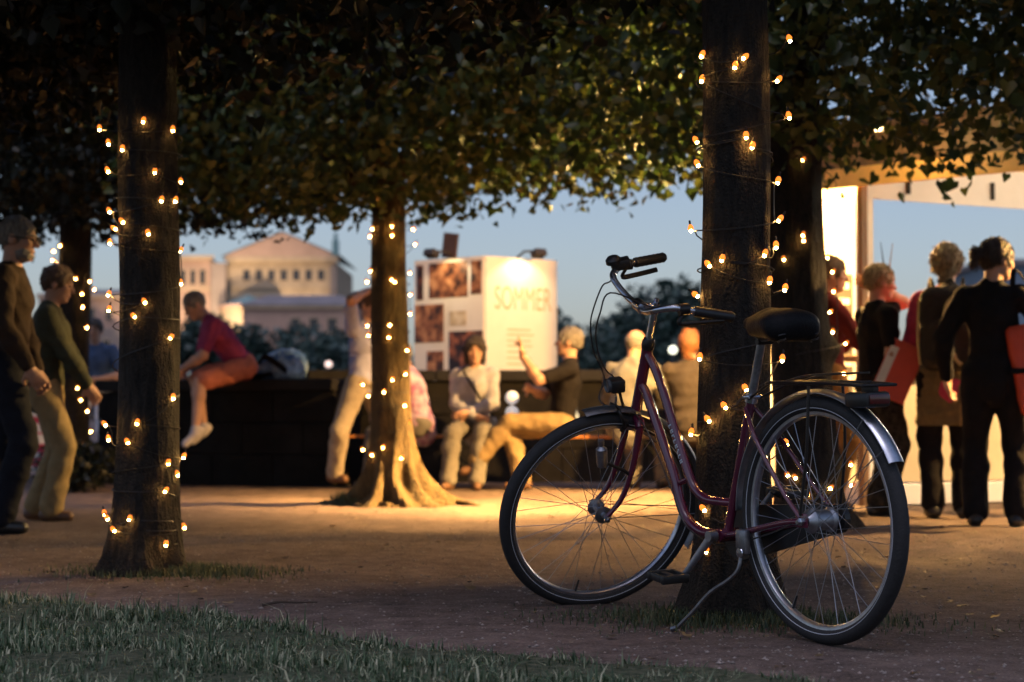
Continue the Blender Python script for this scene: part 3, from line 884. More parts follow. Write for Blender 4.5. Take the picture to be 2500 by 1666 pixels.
# ------------------------------------------------------------------ lit kiosk
M_WHITE = mat('white_paint', (0.78, 0.74, 0.68), 0.6, var=0.05, scale=3, bump=0.05)
M_CREAM = mat('cream_panel', (0.62, 0.5, 0.32), 0.6, var=0.1, scale=2.5, bump=0.06, bscale=20)
M_OCHRE = mat('ochre_fascia', (0.72, 0.42, 0.12), 0.55, var=0.12, scale=4, bump=0.05)
M_BROWNWOOD = mat('brown_timber', (0.16, 0.09, 0.04), 0.6, var=0.25, scale=9, bump=0.15, stretch=(1, 1, 0.15))
KA = math.atan2(0.456, 0.89)
def kiosk():
    root = tag(empty('kiosk', (2.47, 12.75, 0), KA), 'brightly lit open kiosk with white walls and ochre roof edge', 'kiosk')
    for i in range(5):      # counter front panels with joints between them
        MB().box(0.13 + i * 1.0, 1.12 + i * 1.0, 0, 0.04, 0.16, 1.02, 0.004).build('counter_panel', M_CREAM, root)
    MB().box(0.1, 5.2, -0.05, 0.5, 0.0, 0.15, 0.006).build('plinth', M_WHITE, root)
    MB().box(0.08, 5.25, -0.16, 0.55, 1.03, 1.07, 0.006).build('counter_top', M_BROWNWOOD, root)
    MB().box(0.12, 5.2, 0.0, 0.07, 2.195, 2.46, 0.004).build('header', M_WHITE, root)
    MB().box(0.122, 5.2, -0.012, -0.001, 2.18, 2.2).build('header_trim', M_WHITE, root)
    MB().box(-0.03, 0.025, -0.06, 0.0, 0, 2.44, 0.004).build('post', M_BROWNWOOD, root)
    MB().box(0.03, 0.115, -0.01, 0.08, 0, 2.45, 0.004).build('jamb', M_WHITE, root)
    MB().box(5.2, 5.3, -0.05, 0.08, 0, 2.45, 0.004).build('post', M_BROWNWOOD, root)
    for x in (0.43, 1.22):  # dark latch irons on the header
        MB().box(x - 0.012, x + 0.012, -0.03, -0.002, 2.23, 2.36, 0.004).build('latch', mat('black_iron', (0.02, 0.02, 0.02), 0.5, 0.6), root)
    # short back wall inside with the price list, seen past the post
    MB().box(0.2, 1.125, 1.5, 1.54, 0.05, 2.5, 0.004).build('back_wall', M_WHITE, root)
    g = MB().box(0.3, 1.09, 1.487, 1.498, 0.5, 1.78, 0.002).build('price_panel', mat('grey_panel', (0.07, 0.062, 0.05), 0.6, var=0.08), root)
    rr = random.Random(4)
    for j in range(9):
        z = 1.68 - j * 0.125
        t = MB()
        x = 0.72
        while x < 1.05:
            w = rr.uniform(0.012, 0.035)
            t.box(x, x + w, 1.4825, 1.486, z - 0.024, z + 0.024)
            x += w + rr.uniform(0.007, 0.016)
        t.build('print_line', M_WHITE, g)
    # canopy sloping down towards the front, with side and front fascia
    def zc(y): return 2.47 + 0.053 * y
    mb = MB()
    y0, y1 = -2.7, 1.7
    mb.add([(-0.06, y0, zc(y0)), (5.4, y0, zc(y0)), (5.4, y1, zc(y1)), (-0.06, y1, zc(y1)), (-0.06, y0, zc(y0) + 0.16), (5.4, y0, zc(y0) + 0.16), (5.4, y1, zc(y1) + 0.16), (-0.06, y1, zc(y1) + 0.16)],
           [(3, 2, 1, 0), (4, 5, 6, 7), (0, 1, 5, 4), (1, 2, 6, 5), (2, 3, 7, 6), (3, 0, 4, 7)])
    mb.build('canopy', M_WHITE, root)
    for i in range(4):      # ochre lower boards and brown upper boards along the side
        ya, yb = -2.7 + i * 1.0, -2.7 + (i + 1) * 1.0 - 0.004
        mb = MB()
        mb.add([(-0.10, ya, zc(ya) - 0.215), (-0.10, yb, zc(yb) - 0.215), (-0.062, yb, zc(yb) - 0.215), (-0.062, ya, zc(ya) - 0.215), (-0.10, ya, zc(ya) - 0.08), (-0.10, yb, zc(yb) - 0.08), (-0.062, yb, zc(yb) - 0.08), (-0.062, ya, zc(ya) - 0.08)],
               [(3, 2, 1, 0), (4, 5, 6, 7), (0, 1, 5, 4), (1, 2, 6, 5), (2, 3, 7, 6), (3, 0, 4, 7)])
        mb.build('fascia_board', M_OCHRE, root)
        mb = MB()
        mb.add([(-0.085, ya, zc(ya) - 0.077), (-0.085, yb, zc(yb) - 0.077), (-0.062, yb, zc(yb) - 0.077), (-0.062, ya, zc(ya) - 0.077), (-0.085, ya, zc(ya) + 0.22), (-0.085, yb, zc(yb) + 0.22), (-0.062, yb, zc(yb) + 0.22), (-0.062, ya, zc(ya) + 0.22)],
               [(3, 2, 1, 0), (4, 5, 6, 7), (0, 1, 5, 4), (1, 2, 6, 5), (2, 3, 7, 6), (3, 0, 4, 7)])
        mb.build('roof_board', M_BROWNWOOD, root)
    MB().box(-0.1, 5.4, -2.74, -2.705, zc(-2.7) - 0.215, zc(-2.7) + 0.2, 0.003).build('front_fascia', M_OCHRE, root)
    # lamps: a strong one inside behind the side boards, a flood on the roof turned to the leaves, two soft ceiling lamps
    def lamp(kind, energy, loc, col, soft, aim=None, size=120, blend=0.6):
        ld = bpy.data.lights.new('kiosk_light', kind)
        ld.energy = energy
        ld.color = col
        ld.shadow_soft_size = soft
        if kind == 'SPOT':
            ld.spot_size, ld.spot_blend = R(size), blend
        lo = bpy.data.objects.new('kiosk_light', ld)
        COL.objects.link(lo)
        lo.parent = root
        lo.location = loc
        if aim: lo.rotation_euler = Vector(aim).to_track_quat('-Z', 'Y').to_euler()
    M_LAMPW = mat('lamp_white', (0.7, 0.7, 0.68), 0.4)
    MB().lathe([(0.06, 2.505), (0.065, 2.47), (0.03, 2.45)], 16, Matrix.Translation((0.12, 0.75, 0))).build('ceiling_lamp', M_LAMPW, root, True)
    lamp('POINT', FLOOD_W, (0.12, 0.75, 2.401), (1.0, 0.53, 0.155), 0.03)
    lamp('SPOT', THROW_W, (0.11, 0.74, 2.401), (1.0, 0.53, 0.155), 0.03, (-5.0, 0.4, -2.3), 70, 1.0)  # extra beam beside the inside lamp, added to brighten the far left ground
    lamp('SPOT', 4200, (0.11, 0.76, 2.401), (1.0, 0.53, 0.155), 0.03, (-1.6, 0.75, -2.4), 76, 0.6)  # added beam without a fixture, for a brighter pool on the ground
    MB().box(-0.06, 0.06, -0.08, 0.08, -0.05, 0.05, 0.012, M=Matrix.Translation((0.05, -0.25, 2.72)) @ Matrix.Rotation(R(12), 4, 'Y')).tube([(0.05, -0.25, 2.6), (0.05, -0.25, 2.7)], 0.012, 8).build('roof_flood_lamp', mat('lamp_black', (0.03, 0.025, 0.022), 0.5), root)
    lamp('SPOT', LEAF_W, (-0.03, -0.25, 2.73), (1.0, 0.62, 0.2), 0.04, (-3, 0.2, -0.05), 90, 0.9)
    MB().box(1.12, 1.28, -2.7, -2.62, zc(-2.66) - 0.07, zc(-2.66) - 0.005, 0.01).build('flood_lamp', M_LAMPW, root)
    lamp('SPOT', 3300, (1.2, -2.63, zc(-2.63) - 0.075), (1.0, 0.55, 0.17), 0.03, (-2.0, -0.8, -2.1), 92, 0.4)
    # small lamp on a bracket in front of the side boards, washing the eave
    MB().tube(bez([(-0.1, -0.9, 2.56), (-0.35, -0.9, 2.62), (-0.55, -0.9, 2.56)], 10), 0.01, 8).lathe([(0.085, 2.5), (0.05, 2.54), (0.014, 2.56)], 16, Matrix.Translation((-0.55, -0.9, 0))).build('bracket_lamp', MATS['lamp_black'], root, True)
    lamp('POINT', 22, (-0.55, -0.9, 2.49), (1.0, 0.66, 0.26), 0.02)
    for (x, y) in ((1.2, -1.8), (3.2, -1.8)):
        z = zc(y) - 0.06
        MB().lathe([(0.07, z + 0.055), (0.075, z + 0.03), (0.045, z + 0.025)], 16, Matrix.Translation((x, y, 0))).build('ceiling_lamp', M_LAMPW, root, True)
        lamp('POINT', CEIL_W, (x, y, z - 0.02), (1.0, 0.84, 0.6), 0.05)
        lamp('SPOT', 520, (x - 0.2, -1.35, zc(-1.35) - 0.06), (1.0, 0.62, 0.24), 0.05, (0.0, 1.35, -1.75), 80, 0.5)  # unseen spot added to light the counter front but not the header
FLOOD_W, THROW_W, CEIL_W, LEAF_W = 1900, 13500, 80, 2700
kiosk()

# ------------------------------------------------------------------ poster column
def text_mesh(txt, size, name, mtl, parent, M, extrude=0.001, sx=1.0):
    cu = bpy.data.curves.new(name, 'FONT')
    cu.body = txt
    cu.size = size
    cu.extrude = extrude
    cu.align_x = 'CENTER'
    to = bpy.data.objects.new(name, cu)
    COL.objects.link(to)
    dg = bpy.context.evaluated_depsgraph_get()
    me = bpy.data.meshes.new_from_object(to.evaluated_get(dg))
    bpy.data.objects.remove(to)
    bpy.data.curves.remove(cu)
    me.materials.clear()
    me.materials.append(mtl)
    o = link(name, me, parent)
    o.matrix_basis = M @ Matrix.Diagonal((sx, 1, 1, 1))
    return o

def photo_mat(name, a, b, c, seed):
    m = bpy.data.materials.new(name)
    m.use_nodes = True
    n, l = m.node_tree.nodes, m.node_tree.links
    bs = n['Principled BSDF']
    bs.inputs['Roughness'].default_value = 0.35
    tc = n.new('ShaderNodeTexCoord')
    mp = n.new('ShaderNodeMapping')
    mp.inputs['Location'].default_value = (seed, seed * 0.7, 0)
    l.new(tc.outputs['Object'], mp.inputs['Vector'])
    nz = n.new('ShaderNodeTexNoise')
    nz.inputs['Scale'].default_value = 9
    nz.inputs['Detail'].default_value = 3
    l.new(mp.outputs[0], nz.inputs['Vector'])
    cr = n.new('ShaderNodeValToRGB')
    e = cr.color_ramp.elements
    e[0].position, e[0].color = 0.38, (*a, 1)
    e[1].position, e[1].color = 0.68, (*c, 1)
    k = e.new(0.52); k.color = (*b, 1)
    l.new(nz.outputs['Fac'], cr.inputs[0])
    l.new(cr.outputs[0], bs.inputs['Base Color'])
    return m

def poster_column():
    root = tag(empty('poster_column', (-0.268, 17.6, 0)), 'square advertising column with white posters and bright lamps behind the wall', 'advertising column')
    M_PAPER = mat('poster_paper', (0.72, 0.68, 0.62), 0.6, var=0.03)
    aL = math.atan2(0.6, -0.712)
    aR = math.atan2(0.57, 0.715)
    L, R_ = 0.93, 0.915
    bx = lambda a, t, o: Vector((math.cos(a) * t, math.sin(a) * t, 0)) + o
    c0 = Vector((0, 0.012, 0))
    pl, pr = bx(aL, L, c0), bx(aR, R_, c0)
    back = pl + pr - c0
    MB().prism([(c0.x, c0.y), (pr.x, pr.y), (back.x, back.y), (pl.x, pl.y)], 2.18).build('body', M_DARKSTONE, root)
    def face(a, W, flip):
        # matrix mapping (s, z, out) to the panel plane
        ex = Vector((math.cos(a), math.sin(a), 0)) if not flip else -Vector((math.cos(a), math.sin(a), 0))
        ez = Vector((0, 0, 1))
        n = ex.cross(ez)
        o = Vector((0, 0, 0)) if not flip else Vector((math.cos(a) * W, math.sin(a) * W, 0))
        M = Matrix((ex, ez, n)).transposed().to_4x4()
        M.translation = o
        return M
    ML, MR = face(aL, L, True), face(aR, R_, False)
    def rect(M, x0, x1, z0, z1, o0, o1, name, m, par=root):
        b = MB()
        b.prism([(x0, z0), (x1, z0), (x1, z1), (x0, z1)], o1 - o0, M @ Matrix.Translation((0, 0, o0)))
        return b.build(name, m, par)
    pa = rect(ML, 0.0, L - 0.004, 0.92, 2.19, -0.004, 0.012, 'poster', M_PAPER)
    pb = rect(MR, 0.004, R_, 0.92, 2.19, -0.004, 0.012, 'poster', M_PAPER)
    br = ((0.03, 0.012, 0.01), (0.24, 0.09, 0.04), (0.5, 0.25, 0.12))
    dk = ((0.012, 0.006, 0.008), (0.06, 0.02, 0.015), (0.3, 0.1, 0.05))
    for i, (x0, x1, z0, z1, c) in enumerate([(0.03, 0.12, 1.79, 2.14, dk), (0.2, 0.72, 1.8, 2.15, br), (0.76, 0.9, 1.82, 2.15, br), (0.0, 0.40, 1.36, 1.74, br), (0.17, 0.40, 1.03, 1.27, br), (0.47, 0.92, 1.03, 1.46, dk), (0.48, 0.7, 1.52, 1.66, ((0.4, 0.3, 0.2), (0.55, 0.45, 0.3), (0.7, 0.62, 0.5)))]):
        rect(ML, x0 + 0.003, x1, z0, z1, 0.0125, 0.0155, 'photo', photo_mat('photo_print_%d' % i, *c, i * 3.7), pa)
    ink = mat('print_ink', (0.48, 0.35, 0.22), 0.6)
    text_mesh('SOMMER', 0.33, 'lettering', ink, pb, MR @ Matrix.Translation((0.475, 1.675, 0.0125)), 0.0012, 0.56)
    for z, w in ((1.47, 0.3), (1.42, 0.34), (1.36, 0.3), (1.31, 0.32), (1.25, 0.26), (1.19, 0.3), (1.13, 0.28)):
        rect(MR, 0.27, 0.27 + w, z, z + 0.012, 0.0125, 0.0145, 'print_line', ink, pb)
    # the lamps: arms over the top edge, flood heads aimed back at the posters
    for M, s, e, plate in ((ML, 0.52, 1.0, True), (MR, 0.42, 1.35, False)):
        lam = MB()
        lam.tube([M @ Vector((s, 2.18, -0.05)), M @ Vector((s, 2.25, 0.1)), M @ Vector((s, 2.24, 0.3))], 0.012, 8)
        head = M @ Matrix.Translation((s, 2.2, 0.33)) @ Matrix.Rotation(R(-25), 4, 'X')
        lam.box(-0.07, 0.07, -0.02, 0.05, -0.05, 0.05, 0.01, M=head)
        lam.build('flood_lamp', mat('lamp_black', (0.03, 0.025, 0.022), 0.5), root)
        if plate:
            pm = M @ Matrix.Translation((s - 0.03, 2.19, 0.03)) @ Matrix.Rotation(R(-8), 4, 'Z')
            MB().box(-0.1, 0.09, 0.0, 0.25, -0.012, 0.012, 0.003, M=pm).build('lamp_shield', mat('brown_sheet_metal', (0.06, 0.035, 0.03), 0.6, var=0.2), root)
        ld = bpy.data.lights.new('poster_light', 'SPOT')
        ld.energy = 11 * e
        ld.color = (1.0, 0.78, 0.42)
        ld.spot_size = R(118)
        ld.spot_blend = 0.35
        ld.shadow_soft_size = 0.03
        lo = bpy.data.objects.new('poster_light', ld)
        COL.objects.link(lo)
        lo.parent = root
        src = M @ Vector((s, 2.19, 0.27))
        lo.location = src
        lo.rotation_euler = ((M @ Vector((s, 1.78, 0))) - src).to_track_quat('-Z', 'Y').to_euler()
poster_column()

# ------------------------------------------------------------------ beer benches
M_BENCHWOOD = mat('orange_varnished_wood', (0.5, 0.2, 0.05), 0.35, var=0.2, scale=5, bump=0.05, stretch=(0.2, 1, 1))
M_GREEN = mat('green_steel', (0.07, 0.1, 0.05), 0.45, var=0.1)
def bench(label, loc, rz, L):
    root = tag(empty('beer_bench', (*loc, 0), rz), label, 'bench', 'folding benches in front of the wall')
    MB().box(-L / 2, L / 2, -0.125, 0.125, 0.435, 0.46, 0.006).build('seat', M_BENCHWOOD, root)
    for x in (-L / 2 + 0.32, L / 2 - 0.32):
        b = MB()
        for s in (-1, 1):
            b.tube([(x, s * 0.1, 0.434), (x, s * 0.12, 0.2), (x, s * 0.14, 0.0)], 0.013, 8)
        b.tube([(x, -0.13, 0.06), (x, 0.13, 0.06)], 0.011, 8).tube([(x, -0.1, 0.425), (x, 0.1, 0.425)], 0.012, 8)
        b.build('leg_frame', M_GREEN, root, True)
        MB().tube([(x, 0, 0.06), (x + (0.3 if x < 0 else -0.3), 0, 0.425)], 0.008, 6).build('brace', M_GREEN, root, True)
    return root
bench('folding bench with orange seat and green legs under the man in black', (0.72, 15.5), R(-2), 2.05)
bench('dark reddish bench under the woman in the grey sweater', (-0.72, 15.85), R(1), 1.5)

# ------------------------------------------------------------------ people: one smooth surface per body and per garment (distance fields, surface nets)
def surface_net(v, lo, h):
    ins = v < 0
    c = np.zeros(tuple(s - 1 for s in v.shape), np.int8)
    for dx in (0, 1):
        for dy in (0, 1):
            for dz in (0, 1):
                c += ins[dx:dx + c.shape[0], dy:dy + c.shape[1], dz:dz + c.shape[2]]
    act = (c > 0) & (c < 8)
    ii = np.argwhere(act)
    if len(ii) == 0: return np.zeros((0, 3)), np.zeros((0, 4), int)
    idx = -np.ones(act.shape, np.int64)
    idx[act] = np.arange(len(ii))
    acc = np.zeros((len(ii), 3)); cnt = np.zeros(len(ii))
    cor = [(0, 0, 0), (1, 0, 0), (0, 1, 0), (1, 1, 0), (0, 0, 1), (1, 0, 1), (0, 1, 1), (1, 1, 1)]
    val = [v[ii[:, 0] + a, ii[:, 1] + b, ii[:, 2] + d] for a, b, d in cor]
    for e0, e1 in [(0, 1), (2, 3), (4, 5), (6, 7), (0, 2), (1, 3), (4, 6), (5, 7), (0, 4), (1, 5), (2, 6), (3, 7)]:
        a, b = val[e0], val[e1]
        m = (a < 0) != (b < 0)
        t = np.where(m, a / np.where(m, a - b, 1), 0)
        p = np.array(cor[e0])[None, :] + t[:, None] * (np.array(cor[e1]) - np.array(cor[e0]))[None, :]
        acc += p * m[:, None]; cnt += m
    V = (ii + acc / cnt[:, None]) * h + lo
    F = []
    for ax in range(3):
        a = [slice(None)] * 3; b = [slice(None)] * 3
        a[ax] = slice(0, -1); b[ax] = slice(1, None)
        A, B = ins[tuple(a)], ins[tuple(b)]
        q = np.argwhere(A != B)
        o1, o2 = [(1, 2), (2, 0), (0, 1)][ax]
        ok = (q[:, o1] > 0) & (q[:, o2] > 0) & (q[:, o1] < v.shape[o1] - 1) & (q[:, o2] < v.shape[o2] - 1)
        q = q[ok]
        s = A[tuple(q.T)]
        def ci(d1, d2):
            w = q.copy(); w[:, o1] += d1; w[:, o2] += d2
            return idx[tuple(w.T)]
        f = np.stack([ci(-1, -1), ci(0, -1), ci(0, 0), ci(-1, 0)], 1)
        f[~s] = f[~s][:, ::-1]
        F.append(f)
    F = np.concatenate(F)
    return V, F[(F >= 0).all(1)]

class Field:
    def __init__(s): s.p, s.cut = [], []
    def cap(s, a, ra, b, rb, k=0.02):
        s.p.append(('c', np.array(a, float), ra, np.array(b, float), rb, k)); return s
    def ell(s, c, r, fr=None, k=0.02):
        s.p.append(('e', np.array(c, float), np.array(r, float), np.eye(3) if fr is None else np.array(fr, float), None, k)); return s
    def rbox(s, c, r, fr=None, rd=0.03, k=0.01):
        s.p.append(('b', np.array(c, float), np.array(r, float), np.eye(3) if fr is None else np.array(fr, float), rd, k)); return s
    def less(s, kind, *a):
        s.cut.append((kind,) + a); return s
    @staticmethod
    def bounds(q):
        if q[0] == 'c':
            m = max(q[2], q[4])
            return np.minimum(q[1], q[3]) - m, np.maximum(q[1], q[3]) + m
        m = np.linalg.norm(q[2]) if q[0] == 'b' else np.max(q[2])
        return q[1] - m, q[1] + m
    @staticmethod
    def dist(q, P):
        if q[0] == 'c':
            ab = q[3] - q[1]
            t = np.clip(((P - q[1]) @ ab) / (ab @ ab + 1e-12), 0, 1)
            return np.linalg.norm(P - q[1] - t[..., None] * ab, axis=-1) - (q[2] + (q[4] - q[2]) * t)
        L = (P - q[1]) @ q[3].T
        if q[0] == 'e':
            k0 = np.linalg.norm(L / q[2], axis=-1); k1 = np.linalg.norm(L / q[2] ** 2, axis=-1)
            return k0 * (k0 - 1) / np.maximum(k1, 1e-9)
        d = np.abs(L) - (q[2] - q[4])
        return np.linalg.norm(np.maximum(d, 0), axis=-1) + np.minimum(d.max(-1), 0) - q[4]
    def mesh(s, h=0.011, amp=0.0, freq=30, seed=0, zfloor=None):
        bs = [s.bounds(q) for q in s.p]
        pad = 3 * h + 0.02
        lo = np.min([b[0] for b in bs], 0) - pad
        hi = np.max([b[1] for b in bs], 0) + pad
        n = np.ceil((hi - lo) / h).astype(int) + 1
        v = np.full(n, 1.0, np.float64)
        ax = [lo[i] + h * np.arange(n[i]) for i in range(3)]
        for q, b in zip(s.p, bs):
            i0 = np.maximum(((b[0] - pad - lo) / h).astype(int), 0); i1 = np.minimum(((b[1] + pad - lo) / h).astype(int) + 2, n)
            sl = tuple(slice(i0[i], i1[i]) for i in range(3))
            P = np.stack(np.meshgrid(*[ax[i][sl[i]] for i in range(3)], indexing='ij'), -1)
            d = s.dist(q, P); o = v[sl]; k = q[5]
            t = np.clip(0.5 + 0.5 * (o - d) / k, 0, 1)
            v[sl] = o + (d - o) * t - k * t * (1 - t)
        if s.cut or amp or zfloor is not None:
            P = np.stack(np.meshgrid(*ax, indexing='ij'), -1)
            if amp:
                r = np.random.RandomState(seed)
                w = 0
                for i in range(5):
                    d = r.normal(0, 1, 3); d /= np.linalg.norm(d)
                    q = np.sin(P @ d * freq * (1.0 + 0.35 * i) + r.uniform(0, 6.28) + 1.8 * np.sin(P @ d[::-1] * freq * 0.45 + i))
                    w = w + (q if freq > 60 else 1.6 * (np.abs(q) ** 0.8 - 0.6))
                v = v + amp * w / 2.2
            for q in s.cut:
                if q[0] == 'plane':      # keep the side the normal points to
                    v = np.maximum(v, -((P - np.array(q[1])) @ np.array(q[2])))
                else:
                    v = np.maximum(v, -s.dist(('e', np.array(q[1], float), np.array(q[2], float), np.eye(3) if len(q) < 4 else np.array(q[3], float), None, 0), P))
            if zfloor is not None:
                v = np.maximum(v, zfloor - P[..., 2])
        return surface_net(v, lo, h)
    def build(s, name, mtl, parent=None, **kw):
        V, F = s.mesh(**kw)
        me = bpy.data.meshes.new(name)
        me.from_pydata(V.tolist(), [], F.tolist())
        me.update()
        return link(name, me, parent, mtl, smooth=True)

def ik(a, t, l1, l2, hint):
    a, t = np.array(a, float), np.array(t, float)
    d = t - a
    L = np.linalg.norm(d)
    u = d / max(L, 1e-6)
    L = min(L, (l1 + l2) * 0.998)
    t = a + u * L
    x = (l1 * l1 - l2 * l2 + L * L) / (2 * L)
    hgt = math.sqrt(max(l1 * l1 - x * x, 0))
    h = np.array(hint, float); h = h - u * (h @ u)
    nrm = np.linalg.norm(h)
    h = h / nrm if nrm > 1e-6 else np.array([1.0, 0, 0])
    return a + u * x + h * hgt, t

def rotm(ax, deg):
    return np.array(Matrix.Rotation(R(deg), 3, ax))

SKIN = mat('skin', (0.5, 0.29, 0.2), 0.55, var=0.12, scale=12, spec=0.4)
SKIN2 = mat('skin_tanned', (0.42, 0.23, 0.15), 0.55, var=0.12, scale=12, spec=0.4)
def cloth(name, c, var=0.15, **k):
    return mat(name, c, 0.9, var=var, scale=k.pop('scale', 14), bump=0.6, bscale=k.pop('bscale', 16), spec=0.12, **k)
def hairm(name, c, c2):
    return mat(name, c, 0.55, scale=70, col2=c2, bump=0.6, bscale=120, stretch=(1, 1, 0.35))
M_EYE = mat('eye_dark', (0.02, 0.015, 0.012), 0.25)
M_LIP = mat('lip', (0.32, 0.12, 0.1), 0.5)

def add_strands(ho, Hc, hf, hu, s, n, style, m, body):
    """loose locks over the hair so that its edge is not smooth"""
    r = random.Random(n)
    vs = ho.data.vertices
    mb = MB()
    for i in range(n):
        v = vs[r.randrange(len(vs))]
        p, nn = v.co.copy(), v.normal.copy()
        rel = p - Vector(Hc)
        if rel.dot(Vector(hf)) > 0.055 * s and rel.dot(Vector(hu)) < 0.05 * s: continue
        d = (-Vector(hu) * 0.9 - Vector(hf) * 0.35 + Vector((r.gauss(0, .35), r.gauss(0, .35), r.gauss(0, .25))))
        d = (d - nn * d.dot(nn)).normalized()
        L = (0.018 if style in ('short', 'crop', 'fringe') else 0.032) * r.uniform(0.6, 1.4)
        up = 0.22 if style in ('short', 'crop') else 0.14
        pts = [p - nn * 0.003, p + d * L * 0.4 + nn * L * up * r.uniform(0.2, 1.0), p + d * L * 0.8 + nn * L * up * r.uniform(-0.2, 1.0), p + d * L + nn * L * r.uniform(-0.4, 0.2)]
        mb.tube(pts, [0.0026, 0.0024, 0.0018, 0.0007], 4, cap=False)
    mb.build('hair_locks', m, ho, True)

def person(label, loc, heading, height, pelvis=None, lean=0.0, side=0.0, twist=0.0, head=(0, 0), lh=None, rh=None, le=(-0.3, 0.6, -0.4), re=(-0.3, -0.6, -0.4),
           lf=(0.0, 0.1, 0.0), rf=(0.0, -0.1, 0.0), lk=(1, 0.1, 0), rk=(1, -0.1, 0), ltoe=None, rtoe=None, shirt=None, sleeve='short', trousers=None, leg='long', skirt=None,
           shoes=None, hair=None, hstyle='short', skin=None, female=False, h=0.011, beard=None, glasses=False, fingers=None, face=True, bulk=1.0, extra=None, group=None, sock=None, strands=0, collar=None):
    """body, clothes and hair in the person's own frame: x ahead, y to the left, z up"""
    s = height / 1.75
    sw = (0.165 if female else 0.19) * s
    hw = 0.09 * s
    skin = skin or SKIN
    P = np.array(pelvis if pelvis is not None else (0, 0, 0.93 * s), float)
    T = rotm('Z', twist) @ rotm('Y', lean) @ rotm('X', side)        # torso frame columns f, l, u
    f, l, u = T[:, 0], T[:, 1], T[:, 2]
    fr = T.T
    neck = P + u * 0.515 * s
    Hm = T @ rotm('Z', head[0]) @ rotm('Y', head[1])
    if abs(lean) > 15: Hm = rotm('Z', twist + head[0]) @ rotm('Y', head[1])
    hf, hl, hu = Hm[:, 0], Hm[:, 1], Hm[:, 2]
    hr = Hm.T
    Hc = neck + u * 0.05 * s + hu * 0.105 * s + hf * 0.025 * s
    sh = {1: P + u * 0.45 * s + l * sw, -1: P + u * 0.45 * s - l * sw}
    hip = {1: P + l * hw - u * 0.02, -1: P - l * hw - u * 0.02}
    tgt = {1: lh, -1: rh}
    elb, wri = {}, {}
    for k in (1, -1):
        t = tgt[k] if tgt[k] is not None else sh[k] + np.array([0.06, 0.06 * k, -0.52 * s])
        elb[k], wri[k] = ik(sh[k], t, 0.29 * s, 0.255 * s, le if k > 0 else re)
    kne, ank = {}, {}
    toe = {}
    for k in (1, -1):
        ft = np.array(lf if k > 0 else rf, float)
        kne[k], ank[k] = ik(hip[k], ft + np.array([0, 0, 0.085 * s]), 0.435 * s, 0.425 * s, lk if k > 0 else rk)
        td = ltoe if k > 0 else rtoe
        td = np.array(td if td is not None else (1, 0.18 * k, 0), float); td /= np.linalg.norm(td)
        toe[k] = td

    def torso(F, t, k=0.04):
        g = bulk
        F.ell(P, (0.115 * s * g + t, (0.165 if not female else 0.17) * s * g + t, 0.125 * s + t), fr, k)
        F.ell(P + u * 0.16 * s, (0.105 * s * g + t, (0.145 if not female else 0.128) * s * g + t, 0.15 * s + t), fr, k)
        F.ell(P + u * 0.33 * s + f * 0.005, (0.118 * s * g + t, (0.168 if not female else 0.15) * s * g + t, 0.16 * s + t), fr, k)
        if female: F.ell(P + u * 0.32 * s + f * 0.07 * s, (0.065 * s + t, 0.12 * s + t, 0.07 * s + t), fr, k)
        F.cap(sh[1] - l * 0.02, 0.055 * s + t, sh[-1] + l * 0.02, 0.055 * s + t, k)
        F.cap(P + u * 0.43 * s + l * 0.07 * s, 0.062 * s + t, neck - u * 0.01 + l * 0.02, 0.05 * s + t, k)
        F.cap(P + u * 0.43 * s - l * 0.07 * s, 0.062 * s + t, neck - u * 0.01 - l * 0.02, 0.05 * s + t, k)
    def arm(F, k, t, fa, fb, kk=0.025):
        """fa, fb: how far down the upper arm and forearm"""
        m = sh[k] + (elb[k] - sh[k]) * fa
        F.cap(sh[k], 0.054 * s + t, m, (0.054 - 0.012 * fa) * s + t, kk)
        if fb > 0:
            w = elb[k] + (wri[k] - elb[k]) * fb
            F.cap(elb[k], 0.043 * s + t, elb[k] + (w - elb[k]) * 0.35, 0.044 * s + t, kk)
            F.cap(elb[k] + (w - elb[k]) * 0.35, 0.044 * s + t, w, (0.044 - 0.016 * fb) * s + t, kk)
    def legf(F, k, t, fa, fb, kk=0.03, flare=0.0):
        m = hip[k] + (kne[k] - hip[k]) * fa
        F.cap(hip[k], 0.092 * s * bulk ** 0.5 + t, m, (0.092 - 0.032 * fa) * s + t + (flare if fb <= 0 else 0), kk)
        if fb > 0:
            a = kne[k] + (ank[k] - kne[k]) * min(0.32, fb)
            w = kne[k] + (ank[k] - kne[k]) * fb
            F.cap(kne[k], 0.058 * s + t, a, 0.058 * s + t, kk)
            F.cap(a, 0.058 * s + t, w, (0.058 - 0.02 * fb) * s + t + flare, kk)
    def hand(F, k):
        w, e = wri[k], elb[k]
        d = w - e; d /= np.linalg.norm(d)
        spec = (fingers or {}).get(k, {})
        if 'dir' in spec:
            d = np.array(spec['dir'], float); d /= np.linalg.norm(d)
        nrm = np.array(spec.get('palm', (0, -k, 0.0)), float)
        nrm = nrm - d * (nrm @ d); nrm /= np.linalg.norm(nrm) + 1e-9
        sd = np.cross(d, nrm)
        if k < 0: sd = -sd
        curl = spec.get('curl', [0.5, 0.55, 0.6, 0.7])
        fm = np.stack([d, sd, nrm])
        pc = w + d * 0.045 * s
        F.cap(w - d * 0.01, 0.026 * s, pc, 0.026 * s, 0.015)
        F.ell(pc + d * 0.008, (0.05 * s, 0.042 * s, 0.019 * s), fm, 0.012)
